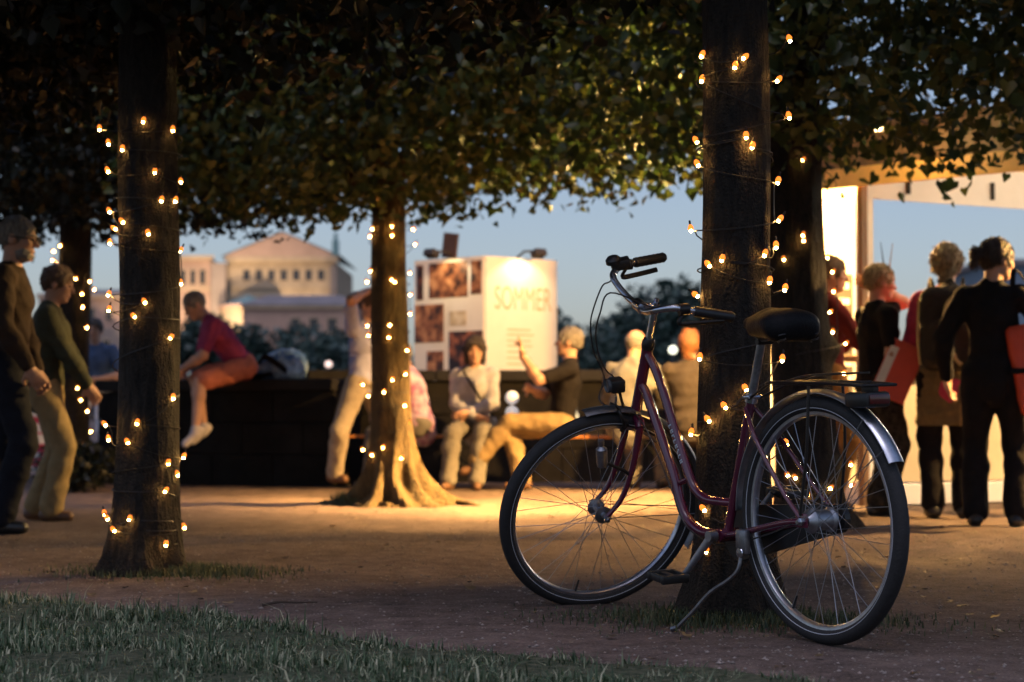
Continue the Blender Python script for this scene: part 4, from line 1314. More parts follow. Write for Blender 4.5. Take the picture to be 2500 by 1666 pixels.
        for i, (o, ln) in enumerate(zip((0.031, 0.0105, -0.0105, -0.031), (0.068, 0.076, 0.07, 0.056))):
            b = pc + d * 0.042 * s + sd * o * s
            c = curl[i] if isinstance(curl, list) else curl
            d1 = d * math.cos(c * 0.6) + nrm * math.sin(c * 0.6) + sd * o * 1.8
            d2 = d * math.cos(c * 1.7) + nrm * math.sin(c * 1.7) + sd * o * 1.2
            m = b + d1 * ln * 0.55 * s
            F.cap(b - d * 0.015, 0.0105 * s, m, 0.0095 * s, 0.004)
            F.cap(m, 0.0095 * s, m + d2 * ln * 0.5 * s, 0.0078 * s, 0.004)
        b = pc - d * 0.018 * s + sd * 0.036 * s
        m = b + (d * 0.6 + sd * 0.75 + nrm * 0.3) * 0.038 * s
        F.cap(b, 0.0135 * s, m, 0.0115 * s, 0.006)
        F.cap(m, 0.0115 * s, m + (d * 0.9 + sd * 0.3 + nrm * 0.3) * 0.03 * s, 0.009 * s, 0.005)
    # ---- the body: skin, one continuous surface
    B = Field()
    torso(B, -0.012)
    B.cap(neck - u * 0.05 * s, 0.056 * s, Hc - hu * 0.06 * s - hf * 0.02 * s, 0.052 * s, 0.03)
    B.ell(Hc - hf * 0.012 * s + hu * 0.034 * s, np.array((0.099, 0.077, 0.095)) * s, hr, 0.02)
    B.ell(Hc + hf * 0.026 * s - hu * 0.03 * s, np.array((0.066, 0.06, 0.085)) * s, hr, 0.02)
    B.ell(Hc + hf * 0.062 * s - hu * 0.088 * s, np.array((0.03, 0.034, 0.024)) * s, hr, 0.02)
    B.cap(Hc + hf * 0.09 * s + hu * 0.018 * s, 0.0095 * s, Hc + hf * 0.111 * s - hu * 0.022 * s, 0.014 * s, 0.012)
    B.ell(Hc + hf * 0.078 * s + hu * 0.03 * s, np.array((0.018, 0.05, 0.013)) * s, hr, 0.012)
    B.ell(Hc + hf * 0.086 * s - hu * 0.055 * s, np.array((0.013, 0.026, 0.013)) * s, hr, 0.008)
    for k in (1, -1):
        B.ell(Hc + hl * k * 0.079 * s - hf * 0.008 * s - hu * 0.004 * s, np.array((0.022, 0.011, 0.034)) * s, hr, 0.006)
        B.ell(Hc + hl * k * 0.044 * s + hf * 0.062 * s - hu * 0.012 * s, np.array((0.026, 0.022, 0.022)) * s, hr, 0.014)
        arm(B, k, 0, 1, 1)
        hand(B, k)
        legf(B, k, -0.004, 1, 1)
        B.cap(ank[k] - toe[k] * 0.03 * s - np.array([0, 0, 0.04]) * s, 0.032 * s, ank[k] + toe[k] * 0.10 * s + np.array([0, 0, -0.052]) * s, 0.026 * s, 0.02)
    body = B.build('person', skin, None, h=h)
    body.location = (loc[0], loc[1], loc[2] if len(loc) > 2 else 0)
    body.rotation_euler = (0, 0, R(heading))
    tag(body, label, 'person', group)
    # ---- clothes
    if shirt:
        S = Field()
        torso(S, 0.012)
        for k in (1, -1):
            arm(S, k, 0.015, 1 if sleeve == 'long' else 0.72, 0.93 if sleeve == 'long' else 0)
        S.less('ell', neck + u * 0.045 * s + f * 0.035 * s, np.array((0.06, 0.058, 0.055)) * s, fr)
        if sleeve == 'long':
            S.cap(P - u * 0.02, 0.12 * s, P - u * 0.1 * s, 0.12 * s, 0.05)
        S.build('shirt', shirt, body, h=h * 1.1, amp=0.0065, freq=15, seed=int(height * 100) + int(heading))
    if trousers:
        Q = Field()
        Q.ell(P - u * 0.01, (0.118 * s * bulk + 0.006, 0.168 * s * bulk + 0.006, 0.12 * s), fr, 0.03)
        for k in (1, -1):
            if leg == 'long': legf(Q, k, 0.017, 1, 0.97, flare=0.022)
            else: legf(Q, k, 0.018, 0.9, 0, flare=0.012)
        Q.build('trousers' if leg == 'long' else 'shorts', trousers, body, h=h * 1.1, amp=0.0065, freq=13, seed=int(height * 77))
    if skirt:
        K = Field()
        z1 = skirt[1]
        K.ell(P, (0.128 * s, 0.175 * s, 0.13 * s), fr, 0.03)
        b = (kne[1] + kne[-1]) / 2
        q = P + (b - P) * z1
        for k in (1, -1):
            K.cap(P + l * 0.06 * k, 0.125 * s, q + l * 0.07 * k, 0.125 * s, 0.06)
        K.less('plane', q - u * 0.03, u)
        K.build('skirt', skirt[0], body, h=h * 1.1, amp=0.006, freq=22, seed=5)
    if shoes:
        for k in (1, -1):
            Z = Field()
            a = ank[k] - np.array([0, 0, 0.043]) * s
            Z.cap(a - toe[k] * 0.045 * s, 0.041 * s, a + toe[k] * 0.12 * s - np.array([0, 0, 0.008]), 0.034 * s, 0.03)
            Z.cap(ank[k], 0.043 * s, a, 0.044 * s, 0.02)
            Z.build('shoe', shoes, body, h=h * 0.9, zfloor=(0.0 if abs((ank[k][2] - 0.085 * s)) < 0.03 and len(loc) < 3 else None))
    if sock:
        for k in (1, -1):
            Z = Field()
            Z.cap(ank[k] + (kne[k] - ank[k]) * 0.14, 0.047 * s, ank[k], 0.046 * s, 0.02)
            Z.build('sock', sock, body, h=h)
    # ---- hair
    if hair:
        G = Field()
        th = dict(short=0.011, bob=0.02, curly=0.02, pony=0.012, fringe=0.007, crop=0.006)[hstyle]
        G.ell(Hc - hf * 0.014 * s + hu * 0.036 * s, np.array((0.099, 0.077, 0.095)) * s + th, hr, 0.02)
        if hstyle == 'bob':
            for k in (1, -1):
                G.cap(Hc + hl * 0.07 * k * s + hu * 0.03 * s - hf * 0.01, 0.034 * s, Hc + hl * 0.072 * k * s - hu * 0.085 * s, 0.03 * s, 0.03)
            G.cap(Hc - hf * 0.07 * s, 0.05 * s, Hc - hf * 0.055 * s - hu * 0.075 * s, 0.05 * s, 0.03)
            G.cap(Hc + hf * 0.07 * s + hu * 0.075 * s - hl * 0.05, 0.024 * s, Hc + hf * 0.075 * s + hu * 0.07 * s + hl * 0.05, 0.024 * s, 0.02)
        if hstyle == 'curly':
            G.cap(Hc - hf * 0.06 * s - hu * 0.0 * s, 0.065 * s, Hc - hf * 0.06 * s - hu * 0.075 * s, 0.05 * s, 0.03)
        if hstyle == 'pony':
            G.cap(Hc - hf * 0.10 * s + hu * 0.03, 0.024 * s, Hc - hf * 0.15 * s + hu * 0.035, 0.03 * s, 0.012)
            G.cap(Hc - hf * 0.155 * s + hu * 0.03, 0.033 * s, Hc - hf * 0.17 * s - hu * 0.085 * s, 0.016 * s, 0.02)
        G.less('ell', Hc + hf * 0.115 * s - hu * 0.035 * s, np.array((0.09, 0.088 if hstyle != 'bob' else 0.058, 0.098)) * s, hr)
        G.less('ell', Hc + hf * 0.02 * s - hu * 0.075 * s, np.array((0.10, 0.2 if hstyle != 'bob' else 0.052, 0.058)) * s, hr)
        if hstyle in ('short', 'fringe', 'crop', 'pony'):
            G.less('plane', Hc - hu * 0.058 * s, hu)
        if hstyle == 'fringe':
            G.less('plane', Hc + hu * 0.05 * s, -hu)
        ho = G.build('hair', hair, body, h=h * 0.9, amp=0.004 if hstyle not in ('curly',) else 0.008, freq=75 if hstyle != 'curly' else 85, seed=3)
        if strands:
            add_strands(ho, Hc, hf, hu, s, strands, hstyle, hair, body)
    if beard:
        G = Field()
        G.ell(Hc + hf * 0.036 * s - hu * 0.066 * s, np.array((0.063, 0.062, 0.055)) * s, hr, 0.02)
        G.less('ell', Hc + hf * 0.098 * s - hu * 0.03 * s, np.array((0.04, 0.06, 0.042)) * s, hr)
        G.less('plane', Hc - hu * 0.018 * s, -hu)
        G.build('beard', beard, body, h=h * 0.8, amp=0.003, freq=80, seed=2)
    if face:
        for k in (1, -1):
            c = Hc + hl * k * 0.032 * s + hf * 0.084 * s + hu * 0.008 * s
            mb = MB().lathe([(0, -0.006)] + [(0.011 * math.sin(R(a)) * s, -0.006 * math.cos(R(a))) for a in range(30, 180, 30)] + [(0, 0.006)], 10)
            e = mb.build('eye', M_EYE, body, True)
            e.matrix_basis = Matrix.Translation(c) @ Matrix(Hm.tolist()).to_4x4()
            bw = MB().tube([Vector(Hc + hl * k * q * s + hf * w * s + hu * z * s) for q, w, z in ((0.012, 0.094, 0.03), (0.034, 0.091, 0.036), (0.056, 0.076, 0.028))], 0.005 * s, 6)
            bw.build('eyebrow', hair or M_EYE, body, True)
        MB().tube([Vector(Hc + hl * q * s + hf * w * s - hu * 0.055 * s) for q, w in ((-0.024, 0.087), (0, 0.0985), (0.024, 0.087))], [0.004 * s, 0.0055 * s, 0.004 * s], 6).build('mouth', M_LIP, body, True)
    if glasses:
        mb = MB()
        for k in (1, -1):
            c = Hc + hl * k * 0.034 * s + hf * 0.104 * s + hu * 0.008 * s
            ring = [Vector(c + hl * 0.026 * s * math.cos(R(a)) + hu * 0.019 * s * math.sin(R(a))) for a in range(0, 360, 24)]
            mb.tube(ring, 0.003, 6, closed=True)
            mb.tube([Vector(c + hl * k * 0.026 * s), Vector(Hc + hl * k * 0.086 * s + hf * 0.08 * s + hu * 0.012 * s), Vector(Hc + hl * k * 0.088 * s - hf * 0.02 * s + hu * 0.012 * s)], 0.0032, 6)
        mb.tube([Vector(Hc + hl * 0.01 * s + hf * 0.106 * s + hu * 0.012 * s), Vector(Hc - hl * 0.01 * s + hf * 0.106 * s + hu * 0.012 * s)], 0.003, 6)
        mb.build('glasses', M_CABLE, body, True)
    if collar:
        pts = [Vector(neck + u * (0.0 if a % 360 else -0.0) * s - u * 0.012 * math.cos(R(a)) * s + f * 0.062 * math.cos(R(a)) * s + l * 0.064 * math.sin(R(a)) * s) for a in range(20, 341, 20)]
        MB().tube(pts, 0.02 * s, 8, flat=0.45).build('collar', collar, body, True)
    info = dict(P=P, f=f, l=l, u=u, Hc=Hc, hf=hf, hl=hl, hu=hu, sh=sh, elb=elb, wri=wri, kne=kne, ank=ank, s=s, T=T, neck=neck, body=body)
    if extra: extra(info)
    return info

BLACKSHOE = mat('black_shoe_leather', (0.015, 0.014, 0.013), 0.45, var=0.2)
C_BROWN = cloth('dark_brown_shirt', (0.035, 0.023, 0.017)); C_JEANS = cloth('dark_blue_jeans', (0.011, 0.012, 0.017)); C_OLIVE = cloth('olive_jacket', (0.05, 0.05, 0.032))
C_KHAKI = cloth('khaki_cotton', (0.25, 0.18, 0.09)); C_PINK = cloth('magenta_cotton', (0.30, 0.05, 0.12)); C_SALMON = cloth('salmon_cotton', (0.5, 0.17, 0.11))
C_LBLUE = cloth('pale_blue_shirt', (0.42, 0.44, 0.62), col2=(0.3, 0.32, 0.5)); C_BEIGE = cloth('beige_linen', (0.34, 0.29, 0.22)); C_FLORAL = cloth('floral_print', (0.62, 0.56, 0.7), col2=(0.32, 0.05, 0.2), scale=11)
C_SWEATER = cloth('grey_white_knit', (0.4, 0.4, 0.44), bscale=90); C_BLACK = cloth('black_cotton', (0.012, 0.011, 0.012)); C_LGREY = cloth('light_grey_checked_shirt', (0.2, 0.2, 0.175), scale=40)
C_DKJACKET = cloth('dark_brown_jacket', (0.05, 0.042, 0.035)); C_GREYTR = cloth('grey_trousers', (0.16, 0.15, 0.13)); C_SKIRT = cloth('khaki_skirt', (0.16, 0.12, 0.06)); C_PINKRED = cloth('pink_red_blouse', (0.5, 0.06, 0.12))
C_MAROON = cloth('dark_red_shirt', (0.12, 0.02, 0.02)); C_ORANGEBR = cloth('orange_brown_trousers', (0.3, 0.14, 0.04)); C_PATTERN = cloth('dark_patterned_trousers', (0.03, 0.025, 0.02), var=0.7, scale=30); C_WHITE = cloth('white_trousers', (0.66, 0.66, 0.72)); C_TEAL = cloth('blue_top', (0.06, 0.1, 0.2))
H_GREY = hairm('grey_hair', (0.09, 0.08, 0.07), (0.26, 0.24, 0.21)); H_BROWN = hairm('brown_hair', (0.04, 0.022, 0.012), (0.13, 0.07, 0.035)); H_DARK = hairm('dark_hair', (0.012, 0.009, 0.008), (0.05, 0.035, 0.025))
H_BLOND = hairm('blond_hair', (0.16, 0.1, 0.045), (0.55, 0.42, 0.22)); H_AUBURN = hairm('auburn_hair', (0.12, 0.045, 0.015), (0.3, 0.12, 0.04))
WHITESHOE = mat('pale_canvas_shoe', (0.5, 0.47, 0.48), 0.8, var=0.1)
BROWNSHOE = mat('brown_shoe', (0.12, 0.06, 0.03), 0.55, var=0.2)

def buckle(i):
    c = i['P'] + i['u'] * 0.09 + i['f'] * 0.05 - i['l'] * 0.175
    MB().tube([Vector(c + i['f'] * 0.022 * math.cos(R(a)) + i['u'] * 0.03 * math.sin(R(a))) for a in range(60, 301, 20)], 0.005, 6).build('belt_ring', mat('brass', (0.6, 0.4, 0.15), 0.3, 1.0), i['body'], True)
person('grey bearded man with glasses in dark brown shirt at the left edge', (-2.78, 9.9), 4, 1.76, lean=2, head=(-6, 4), rh=(0.16, -0.2, 0.9), lh=(0.14, 0.16, 0.88), lf=(-0.2, 0.1, 0), rf=(0.0, -0.1, 0),
       shirt=C_BROWN, sleeve='long', trousers=C_JEANS, shoes=BLACKSHOE, hair=H_GREY, hstyle='crop', beard=H_GREY, strands=500, glasses=True, h=0.0095, collar=C_BROWN, extra=buckle, skin=SKIN2)
person('short-haired woman in olive jacket and khaki trousers beside the bearded man', (-2.86, 11.0), 8, 1.58, lean=4, head=(-4, 8), rh=(0.3, -0.08, 0.76), lh=(0.31, 0.0, 0.74), lf=(-0.05, 0.09, 0), rf=(0.06, -0.08, 0), re=(-0.6, -0.4, -0.2), female=True,
       shirt=C_OLIVE, sleeve='long', trousers=C_KHAKI, shoes=BROWNSHOE, hair=H_BROWN, hstyle='short', h=0.0095, skin=SKIN2, strands=600, bulk=1.08)
person('man in magenta shirt and salmon shorts sitting bent forward on the wall', (-2.4, 15.9), 197, 1.74, pelvis=(-0.02, 0, 1.07), lean=38, head=(8, 32), lh=(0.52, 0.06, 1.03), rh=(0.48, -0.1, 1.03), le=(0.1, 0.4, -1), re=(0.1, -0.4, -1),
       lf=(0.42, 0.26, 0.43), rf=(0.32, 0.02, 0.45), lk=(1, 0.1, 0.4), rk=(1, 0, 0.4), ltoe=(0.75, 0.1, -0.65), rtoe=(0.75, -0.1, -0.65), shirt=C_PINK, trousers=C_SALMON, leg='short', shoes=WHITESHOE, hair=H_GREY, hstyle='crop', h=0.012)
def hipbag(i):
    F = Field().rbox(i['P'] + i['l'] * 0.16 + i['f'] * 0.1 - i['u'] * 0.0, (0.1, 0.05, 0.085), None, 0.04)
    F.build('hip_bag', C_BLACK, i['body'], h=0.012)
person('person in pale blue shirt and beige trousers with one arm raised to the head', (-1.27, 15.35), 330, 1.72, lean=3, head=(0, 5), rh=(0.08, -0.08, 1.68), re=(0.2, -1, 0.25), lh=(0.12, 0.22, 0.95), lf=(0.1, 0.14, 0), rf=(-0.22, -0.1, 0.06), rk=(0.3, -0.9, 0),
       shirt=C_LBLUE, trousers=C_BEIGE, shoes=BROWNSHOE, hair=H_BROWN, h=0.012, extra=hipbag)
person('person in pink and white floral top sitting beside the orange-lit trunk', (-0.8, 15.75), 170, 1.62, pelvis=(0, 0, 0.56), lean=14, head=(10, 5), lh=(0.36, 0.1, 0.62), rh=(0.36, -0.08, 0.62), lf=(0.42, 0.14, 0), rf=(0.42, -0.1, 0),
       shirt=C_FLORAL, sleeve='long', trousers=C_GREYTR, shoes=BLACKSHOE, hair=H_GREY, female=True, h=0.012, bulk=1.12)
def strap(i):
    P, u, l, f = i['P'], i['u'], i['l'], i['f']
    pts = [P + u * 0.50 - l * 0.10 - f * 0.02, P + u * 0.47 - l * 0.085 + f * 0.10, P + u * 0.34 - l * 0.0 + f * 0.165, P + u * 0.2 + l * 0.09 + f * 0.145, P + u * 0.06 + l * 0.165 + f * 0.06]
    MB().tube(bez([Vector(p) for p in pts], 16), 0.019, 8, flat=0.3).build('bag_strap', C_BLACK, i['body'], True)
person('woman with dark bob and black shoulder strap over a grey sweater', (-0.32, 15.72), 262, 1.66, pelvis=(0, 0, 0.56), lean=4, head=(12, 3), lh=(0.26, -0.02, 0.66), rh=(0.24, 0.04, 0.63), le=(-0.2, 0.8, -0.4), re=(-0.2, -0.8, -0.4), lf=(0.42, 0.08, 0), rf=(0.44, -0.16, 0),
       shirt=C_SWEATER, sleeve='long', trousers=C_GREYTR, shoes=BROWNSHOE, hair=H_DARK, hstyle='bob', female=True, strands=500, h=0.011, extra=strap, bulk=1.1)
person('grey-haired man in black shirt with crossed legs lifting a hand', (0.42, 15.35), 184, 1.78, pelvis=(0, 0, 0.57), lean=-8, head=(-14, 2), lh=(0.34, 0.14, 1.13), le=(0.3, 0.5, -1), rh=(0.27, 0.06, 0.86), re=(0.0, -0.7, -0.6), lf=(0.72, 0.0, 0.16), rf=(0.34, 0.06, 0), lk=(0.6, 0.1, 1), rk=(1, 0, 0.6), ltoe=(0.9, 0.1, -0.3),
       fingers={1: dict(dir=(0.15, 0, 1), palm=(1, 0, 0), curl=[0.05, 0.25, 0.9, 1.1])}, shirt=C_BLACK, trousers=C_KHAKI, shoes=BROWNSHOE, hair=H_GREY, h=0.011, skin=SKIN, strands=500)
person('bald man in light grey shirt seen from behind on the bench', (0.98, 15.2), 62, 1.76, pelvis=(0, 0, 0.57), lean=10, head=(-12, 6), lh=(0.4, 0.12, 0.75), rh=(0.4, -0.1, 0.72), lf=(0.42, 0.14, 0), rf=(0.42, -0.14, 0), shirt=C_LGREY, sleeve='long', trousers=C_GREYTR, shoes=BLACKSHOE, hair=H_GREY, hstyle='fringe', h=0.011, bulk=1.2)
person('auburn-haired person in dark jacket seen from behind on the bench', (1.5, 15.15), 85, 1.7, pelvis=(0, 0, 0.57), lean=6, head=(-10, 0), lh=(0.4, 0.12, 0.75), rh=(0.4, -0.1, 0.72), lf=(0.42, 0.14, 0), rf=(0.42, -0.14, 0), shirt=C_DKJACKET, sleeve='long', trousers=C_JEANS, shoes=BLACKSHOE, hair=H_AUBURN, hstyle='curly', strands=500, h=0.012)
person('dark-haired person in dark red shirt half hidden by the tree at the kiosk', (2.1, 12.0), 2, 1.72, head=(-4, 4), rh=(0.27, -0.08, 1.3), lh=(0.28, 0.06, 1.28), re=(-0.3, -0.6, -0.8), le=(-0.2, 0.5, -0.8), shirt=C_MAROON, sleeve='long', trousers=C_ORANGEBR, shoes=BROWNSHOE, hair=H_BROWN, h=0.010, strands=500,
       fingers={1: dict(dir=(0.35, -0.2, 1), curl=0.3, palm=(0, -1, 0)), -1: dict(dir=(0.35, 0.2, 1), curl=0.3, palm=(0, 1, 0))})
def hairsticks(i):
    for k, (a, b) in enumerate(((0.02, -0.05), (0.055, 0.08))):
        c = i['Hc'] + i['hu'] * 0.1 + i['hf'] * a
        MB().tube([Vector(c), Vector(c + i['hu'] * 0.17 + i['hf'] * (b - a) * 0.5)], [0.0055, 0.002], 6).build('hair_stick', mat('wood_stick_%d' % k, ((0.05, 0.03, 0.03), (0.55, 0.38, 0.2))[k], 0.5), i['body'], True)
person('person with blond-topped hair and two hair sticks in a black top at the kiosk', (2.33, 11.5), 12, 1.62, head=(-6, 4), twist=6, rh=(0.20, -0.12, 0.92), re=(-0.8, -0.5, -0.1), lh=(0.02, 0.12, 1.47), le=(1, -0.15, 0.1), lf=(0.04, 0.1, 0), rf=(-0.03, -0.1, 0),
       shirt=C_BLACK, trousers=C_PATTERN, shoes=BLACKSHOE, hair=H_BLOND, hstyle='short', strands=800, female=True, h=0.0095, extra=hairsticks, bulk=1.0)
person('woman with tied blond hair and a backpack over a pink blouse', (2.72, 11.25), 82, 1.72, head=(-12, 2), lh=(0.3, 0.1, 1.12), rh=(0.26, -0.14, 1.05), le=(-0.1, 0.35, -1), re=(-0.1, -0.35, -1), lf=(0.02, 0.09, 0), rf=(-0.02, -0.09, 0), shirt=C_PINKRED, sleeve='long', skirt=(C_SKIRT, 0.72), trousers=C_BLACK, shoes=BLACKSHOE, hair=H_BLOND, hstyle='curly', female=True, h=0.0095, strands=900, bulk=0.98, collar=C_PINKRED)
person('woman with a dark ponytail all in black at the right edge', (2.78, 10.4), 72, 1.68, head=(-52, 6), lh=(0.12, 0.27, 0.86), rh=(0.22, -0.24, 1.0), lf=(0.02, 0.11, 0), rf=(0.0, -0.12, 0), shirt=C_BLACK, sleeve='long', trousers=C_BLACK, shoes=BLACKSHOE, hair=H_DARK, hstyle='pony', strands=700, female=True, h=0.0095, bulk=0.95)
person('distant person in blue top and white trousers beyond the end of the wall', (-4.35, 18.8), 265, 1.7, pelvis=(0, 0, 0.86), head=(0, 5), lh=(0.2, 0.1, 1.0), rh=(0.2, -0.1, 1.0), lf=(0.1, 0.2, 0), rf=(0, -0.18, 0), shirt=C_TEAL, trousers=C_WHITE, shoes=BROWNSHOE, hair=H_DARK, h=0.014)

# ------------------------------------------------------------------ things carried, worn and put down
def local_frame(loc, heading):
    return Matrix.Translation((loc[0], loc[1], 0)) @ Matrix.Rotation(R(heading), 4, 'Z')
M_PACK = cloth('dark_pack_nylon', (0.035, 0.03, 0.026)); M_PACKTRIM = cloth('tan_pack_trim', (0.68, 0.5, 0.22)); M_RED = mat('red_orange_card', (0.62, 0.06, 0.015), 0.5, var=0.1, scale=6)
def backpack():
    root = empty('backpack', (2.72, 11.25, 0), R(82))
    tag(root, 'dark backpack with tan curved trim on the blond woman', 'backpack')
    F = Field().rbox((-0.23, 0, 1.17), (0.11, 0.185, 0.26), rotm('Y', 4).T, 0.085).rbox((-0.32, 0.0, 1.08), (0.06, 0.13, 0.14), None, 0.05, 0.03).cap((-0.2, 0, 1.38), 0.06, (-0.18, 0, 1.42), 0.05, 0.04)
    F.build('pack_body', M_PACK, root, h=0.0095, amp=0.003, freq=30)
    arc = lambda pts, r: MB().tube(bez(pts, 20), r, 8, flat=0.5)
    arc([(-0.335, -0.02, 1.36), (-0.352, 0.03, 1.3), (-0.385, 0.05, 1.17), (-0.385, 0.03, 1.05), (-0.36, -0.05, 0.95)], 0.02).build('trim', M_PACKTRIM, root, True)
    arc([(-0.24, 0.19, 1.34), (-0.26, 0.198, 1.2), (-0.26, 0.198, 1.08), (-0.24, 0.185, 0.95)], 0.016).build('trim', M_PACKTRIM, root, True)
    for k in (1, -1):
        arc([(-0.14, 0.085 * k, 1.4), (-0.02, 0.1 * k, 1.48), (0.10, 0.105 * k, 1.40), (0.145, 0.115 * k, 1.25), (0.06, 0.165 * k, 1.08), (-0.12, 0.15 * k, 1.02)], 0.024).build('shoulder_strap', M_PACK, root, True)
    arc([(-0.2, -0.03, 1.44), (-0.22, 0, 1.475), (-0.2, 0.03, 1.44)], 0.009).build('grab_loop', M_PACK, root, True)
backpack()
def folder():
    root = tag(empty('folder', (2.42, 11.2, 0)), 'red folder with a pale label held by the person with hair sticks', 'folder')
    M = Matrix.Translation((0.0, 0.05, 0.93)) @ Matrix.Rotation(R(24), 4, 'Y') @ Matrix.Rotation(R(-12), 4, 'Z')
    MB().box(-0.11, 0.11, -0.012, 0.012, -0.2, 0.17, 0.004, M=M).build('cover', M_RED, root)
    MB().box(-0.105, -0.05, -0.0165, -0.0135, -0.13, 0.12, 0, M=M).build('paper_label', M_WHITE, root)
folder()
def red_bag():
    root = tag(empty('shoulder_bag', (2.99, 10.28, 0), R(-14)), 'red orange bag with a black strap at the right edge', 'bag')
    Field().rbox((0, 0, 0.91), (0.13, 0.06, 0.26), rotm('Y', -10).T, 0.035).build('bag_body', M_RED, root, h=0.011, amp=0.003, freq=25)
    MB().box(-0.15, 0.15, -0.068, 0.068, 0.875, 0.91, 0.01).build('band', C_BLACK, root)
    MB().tube(bez([(-0.1, 0.0, 1.15), (-0.12, 0.02, 1.36), (-0.1, 0.05, 1.48), (0.02, 0.06, 1.3), (0.07, 0.0, 1.15)], 20), 0.016, 6, flat=0.4).build('strap', C_BLACK, root, True)
red_bag()
def wall_things():
    # positions on top of the left wall
    a, b = Vector((*WA, 0)), Vector((*WB, 0))
    def on(t, off=0.2):
        p = a.lerp(b, t); n = Vector((-(b - a).y, (b - a).x, 0)).normalized()
        return p + n * off
    rz = math.atan2((b - a).y, (b - a).x)
    p = on(0.745)
    M_BLUE = mat('blue_nylon', (0.015, 0.10, 0.30), 0.45, col2=(0.35, 0.5, 0.62), scale=7, bump=0.3, bscale=18)
    root = tag(empty('rucksack', (p.x, p.y, 0.953), rz), 'bright blue rucksack lying on the wall', 'bag')
    F = Field().ell((0, 0, 0.10), (0.235, 0.15, 0.17), None, 0.04).ell((0.08, -0.02, 0.13), (0.15, 0.13, 0.15), None, 0.05).cap((-0.18, -0.06, 0.1), 0.07, (0.15, -0.12, 0.06), 0.06, 0.04)
    F.build('bag_body', M_BLUE, root, h=0.012, amp=0.011, freq=24, seed=4, zfloor=0.0)
    MB().tube(bez([(-0.2, -0.1, 0.14), (-0.08, -0.19, 0.2), (0.04, -0.19, 0.14), (0.16, -0.16, 0.05)], 16), 0.028, 8, flat=0.4).build('strap', C_BLACK, root, True)
    MB().tube(bez([(-0.22, -0.02, 0.1), (-0.26, -0.1, 0.05), (-0.16, -0.17, 0.03), (0.0, -0.2, 0.05)], 16), 0.02, 8, flat=0.4).build('strap', C_BLACK, root, True)
    p = on(0.60, 0.12)
    root = Field().ell((0, 0, 0.05), (0.11, 0.1, 0.11), None, 0.03).cap((-0.1, 0, 0.03), 0.05, (0.12, -0.03, 0.03), 0.06, 0.03).build('dark_pouch', C_BLACK, None, h=0.013, amp=0.008, freq=30, zfloor=0.0)
    root.location = (p.x, p.y, 0.953)
    tag(root, 'black crumpled pouch between the blue rucksack and the seated man', 'pouch')
    p = on(0.535, 0.06)
    root = Field().cap((-0.06, 0, 0.02), 0.03, (0.05, 0, 0.015), 0.025, 0.03).cap((-0.03, 0, 0.03), 0.05, (-0.05, 0, 0.1), 0.012, 0.02).build('paper_napkin', mat('white_tissue', (0.7, 0.72, 0.78), 0.8, bump=0.3, bscale=30), None, h=0.01, amp=0.004, freq=50, zfloor=0.0)
    root.location = (p.x, p.y, 0.953)
    tag(root, 'crumpled white paper on the wall behind the seated man', 'paper')
    p = on(0.27, 0.22)
    root = Field().ell((0, 0, 0.05), (0.16, 0.1, 0.1), None, 0.03).cap((-0.12, 0, 0.04), 0.06, (0.1, -0.03, 0.06), 0.07, 0.03).build('blue_sack', mat('light_blue_cloth', (0.2, 0.35, 0.62), 0.8, var=0.2, bump=0.3), None, h=0.013, amp=0.008, freq=28, zfloor=0.0)
    root.location = (p.x, p.y, 0.953)
    tag(root, 'small light blue sack on the wall in front of the seated man', 'bag')
wall_things()
def sandwich_board():
    x, y = -4.9, 18.4
    root = tag(empty('sandwich_board', (x, y, 0), R(14)), 'red and white sandwich board seen between the legs at the left edge', 'sign')
    tl = R(9)
    Mf = Matrix.Translation((0, -0.14, 0)) @ Matrix.Rotation(-tl, 4, 'X')
    Mb = Matrix.Translation((0, 0.14, 0)) @ Matrix.Rotation(tl, 4, 'X')
    for M, s in ((Mf, -1), (Mb, 1)):
        f = MB()
        f.box(-0.32, -0.28, -0.012, 0.012, 0.0, 0.86, 0.003, M=M).box(0.28, 0.32, -0.012, 0.012, 0.0, 0.86, 0.003, M=M).box(-0.279, 0.279, -0.012, 0.012, 0.81, 0.86, 0.003, M=M).box(-0.279, 0.279, -0.012, 0.012, 0.06, 0.11, 0.003, M=M)
        f.build('frame', M_WHITE, root)
        MB().box(-0.279, 0.279, -0.006, 0.006, 0.111, 0.809, 0, M=M).build('panel', mat('red_print', (0.5, 0.03, 0.07), 0.5, var=0.1), root)
    for z, w, x0, hgt in ((0.62, 0.4, -0.2, 0.06), (0.46, 0.3, -0.2, 0.09), (0.34, 0.36, -0.2, 0.1), (0.2, 0.2, -0.1, 0.05)):
        MB().box(x0, x0 + w, -0.010, -0.0065, z, z + hgt, 0, M=Mf).build('white_band', M_WHITE, root)
sandwich_board()
def table_lantern():
    root = tag(empty('lantern', (0.0, 15.6, 0.0)), 'white lantern with two round globes between the grey sweater and the man in black', 'lantern')
    MB().lathe([(0.05, 0.462), (0.05, 0.47), (0.012, 0.475), (0.012, 0.6)], 14).build('stand', M_WHITE, root, True)
    g = emit('lantern_glow', (1.0, 0.97, 0.95), 0.35)
    for z, r in ((0.655, 0.058), (0.785, 0.058)):
        MB().lathe([(0, z - r)] + [(r * math.sin(R(a)), z - r * math.cos(R(a))) for a in range(20, 180, 20)] + [(0, z + r)], 16).build('globe', g, root, True)
    MB().lathe([(0.012, 0.70), (0.012, 0.74)], 8).build('neck', M_WHITE, root)
table_lantern()
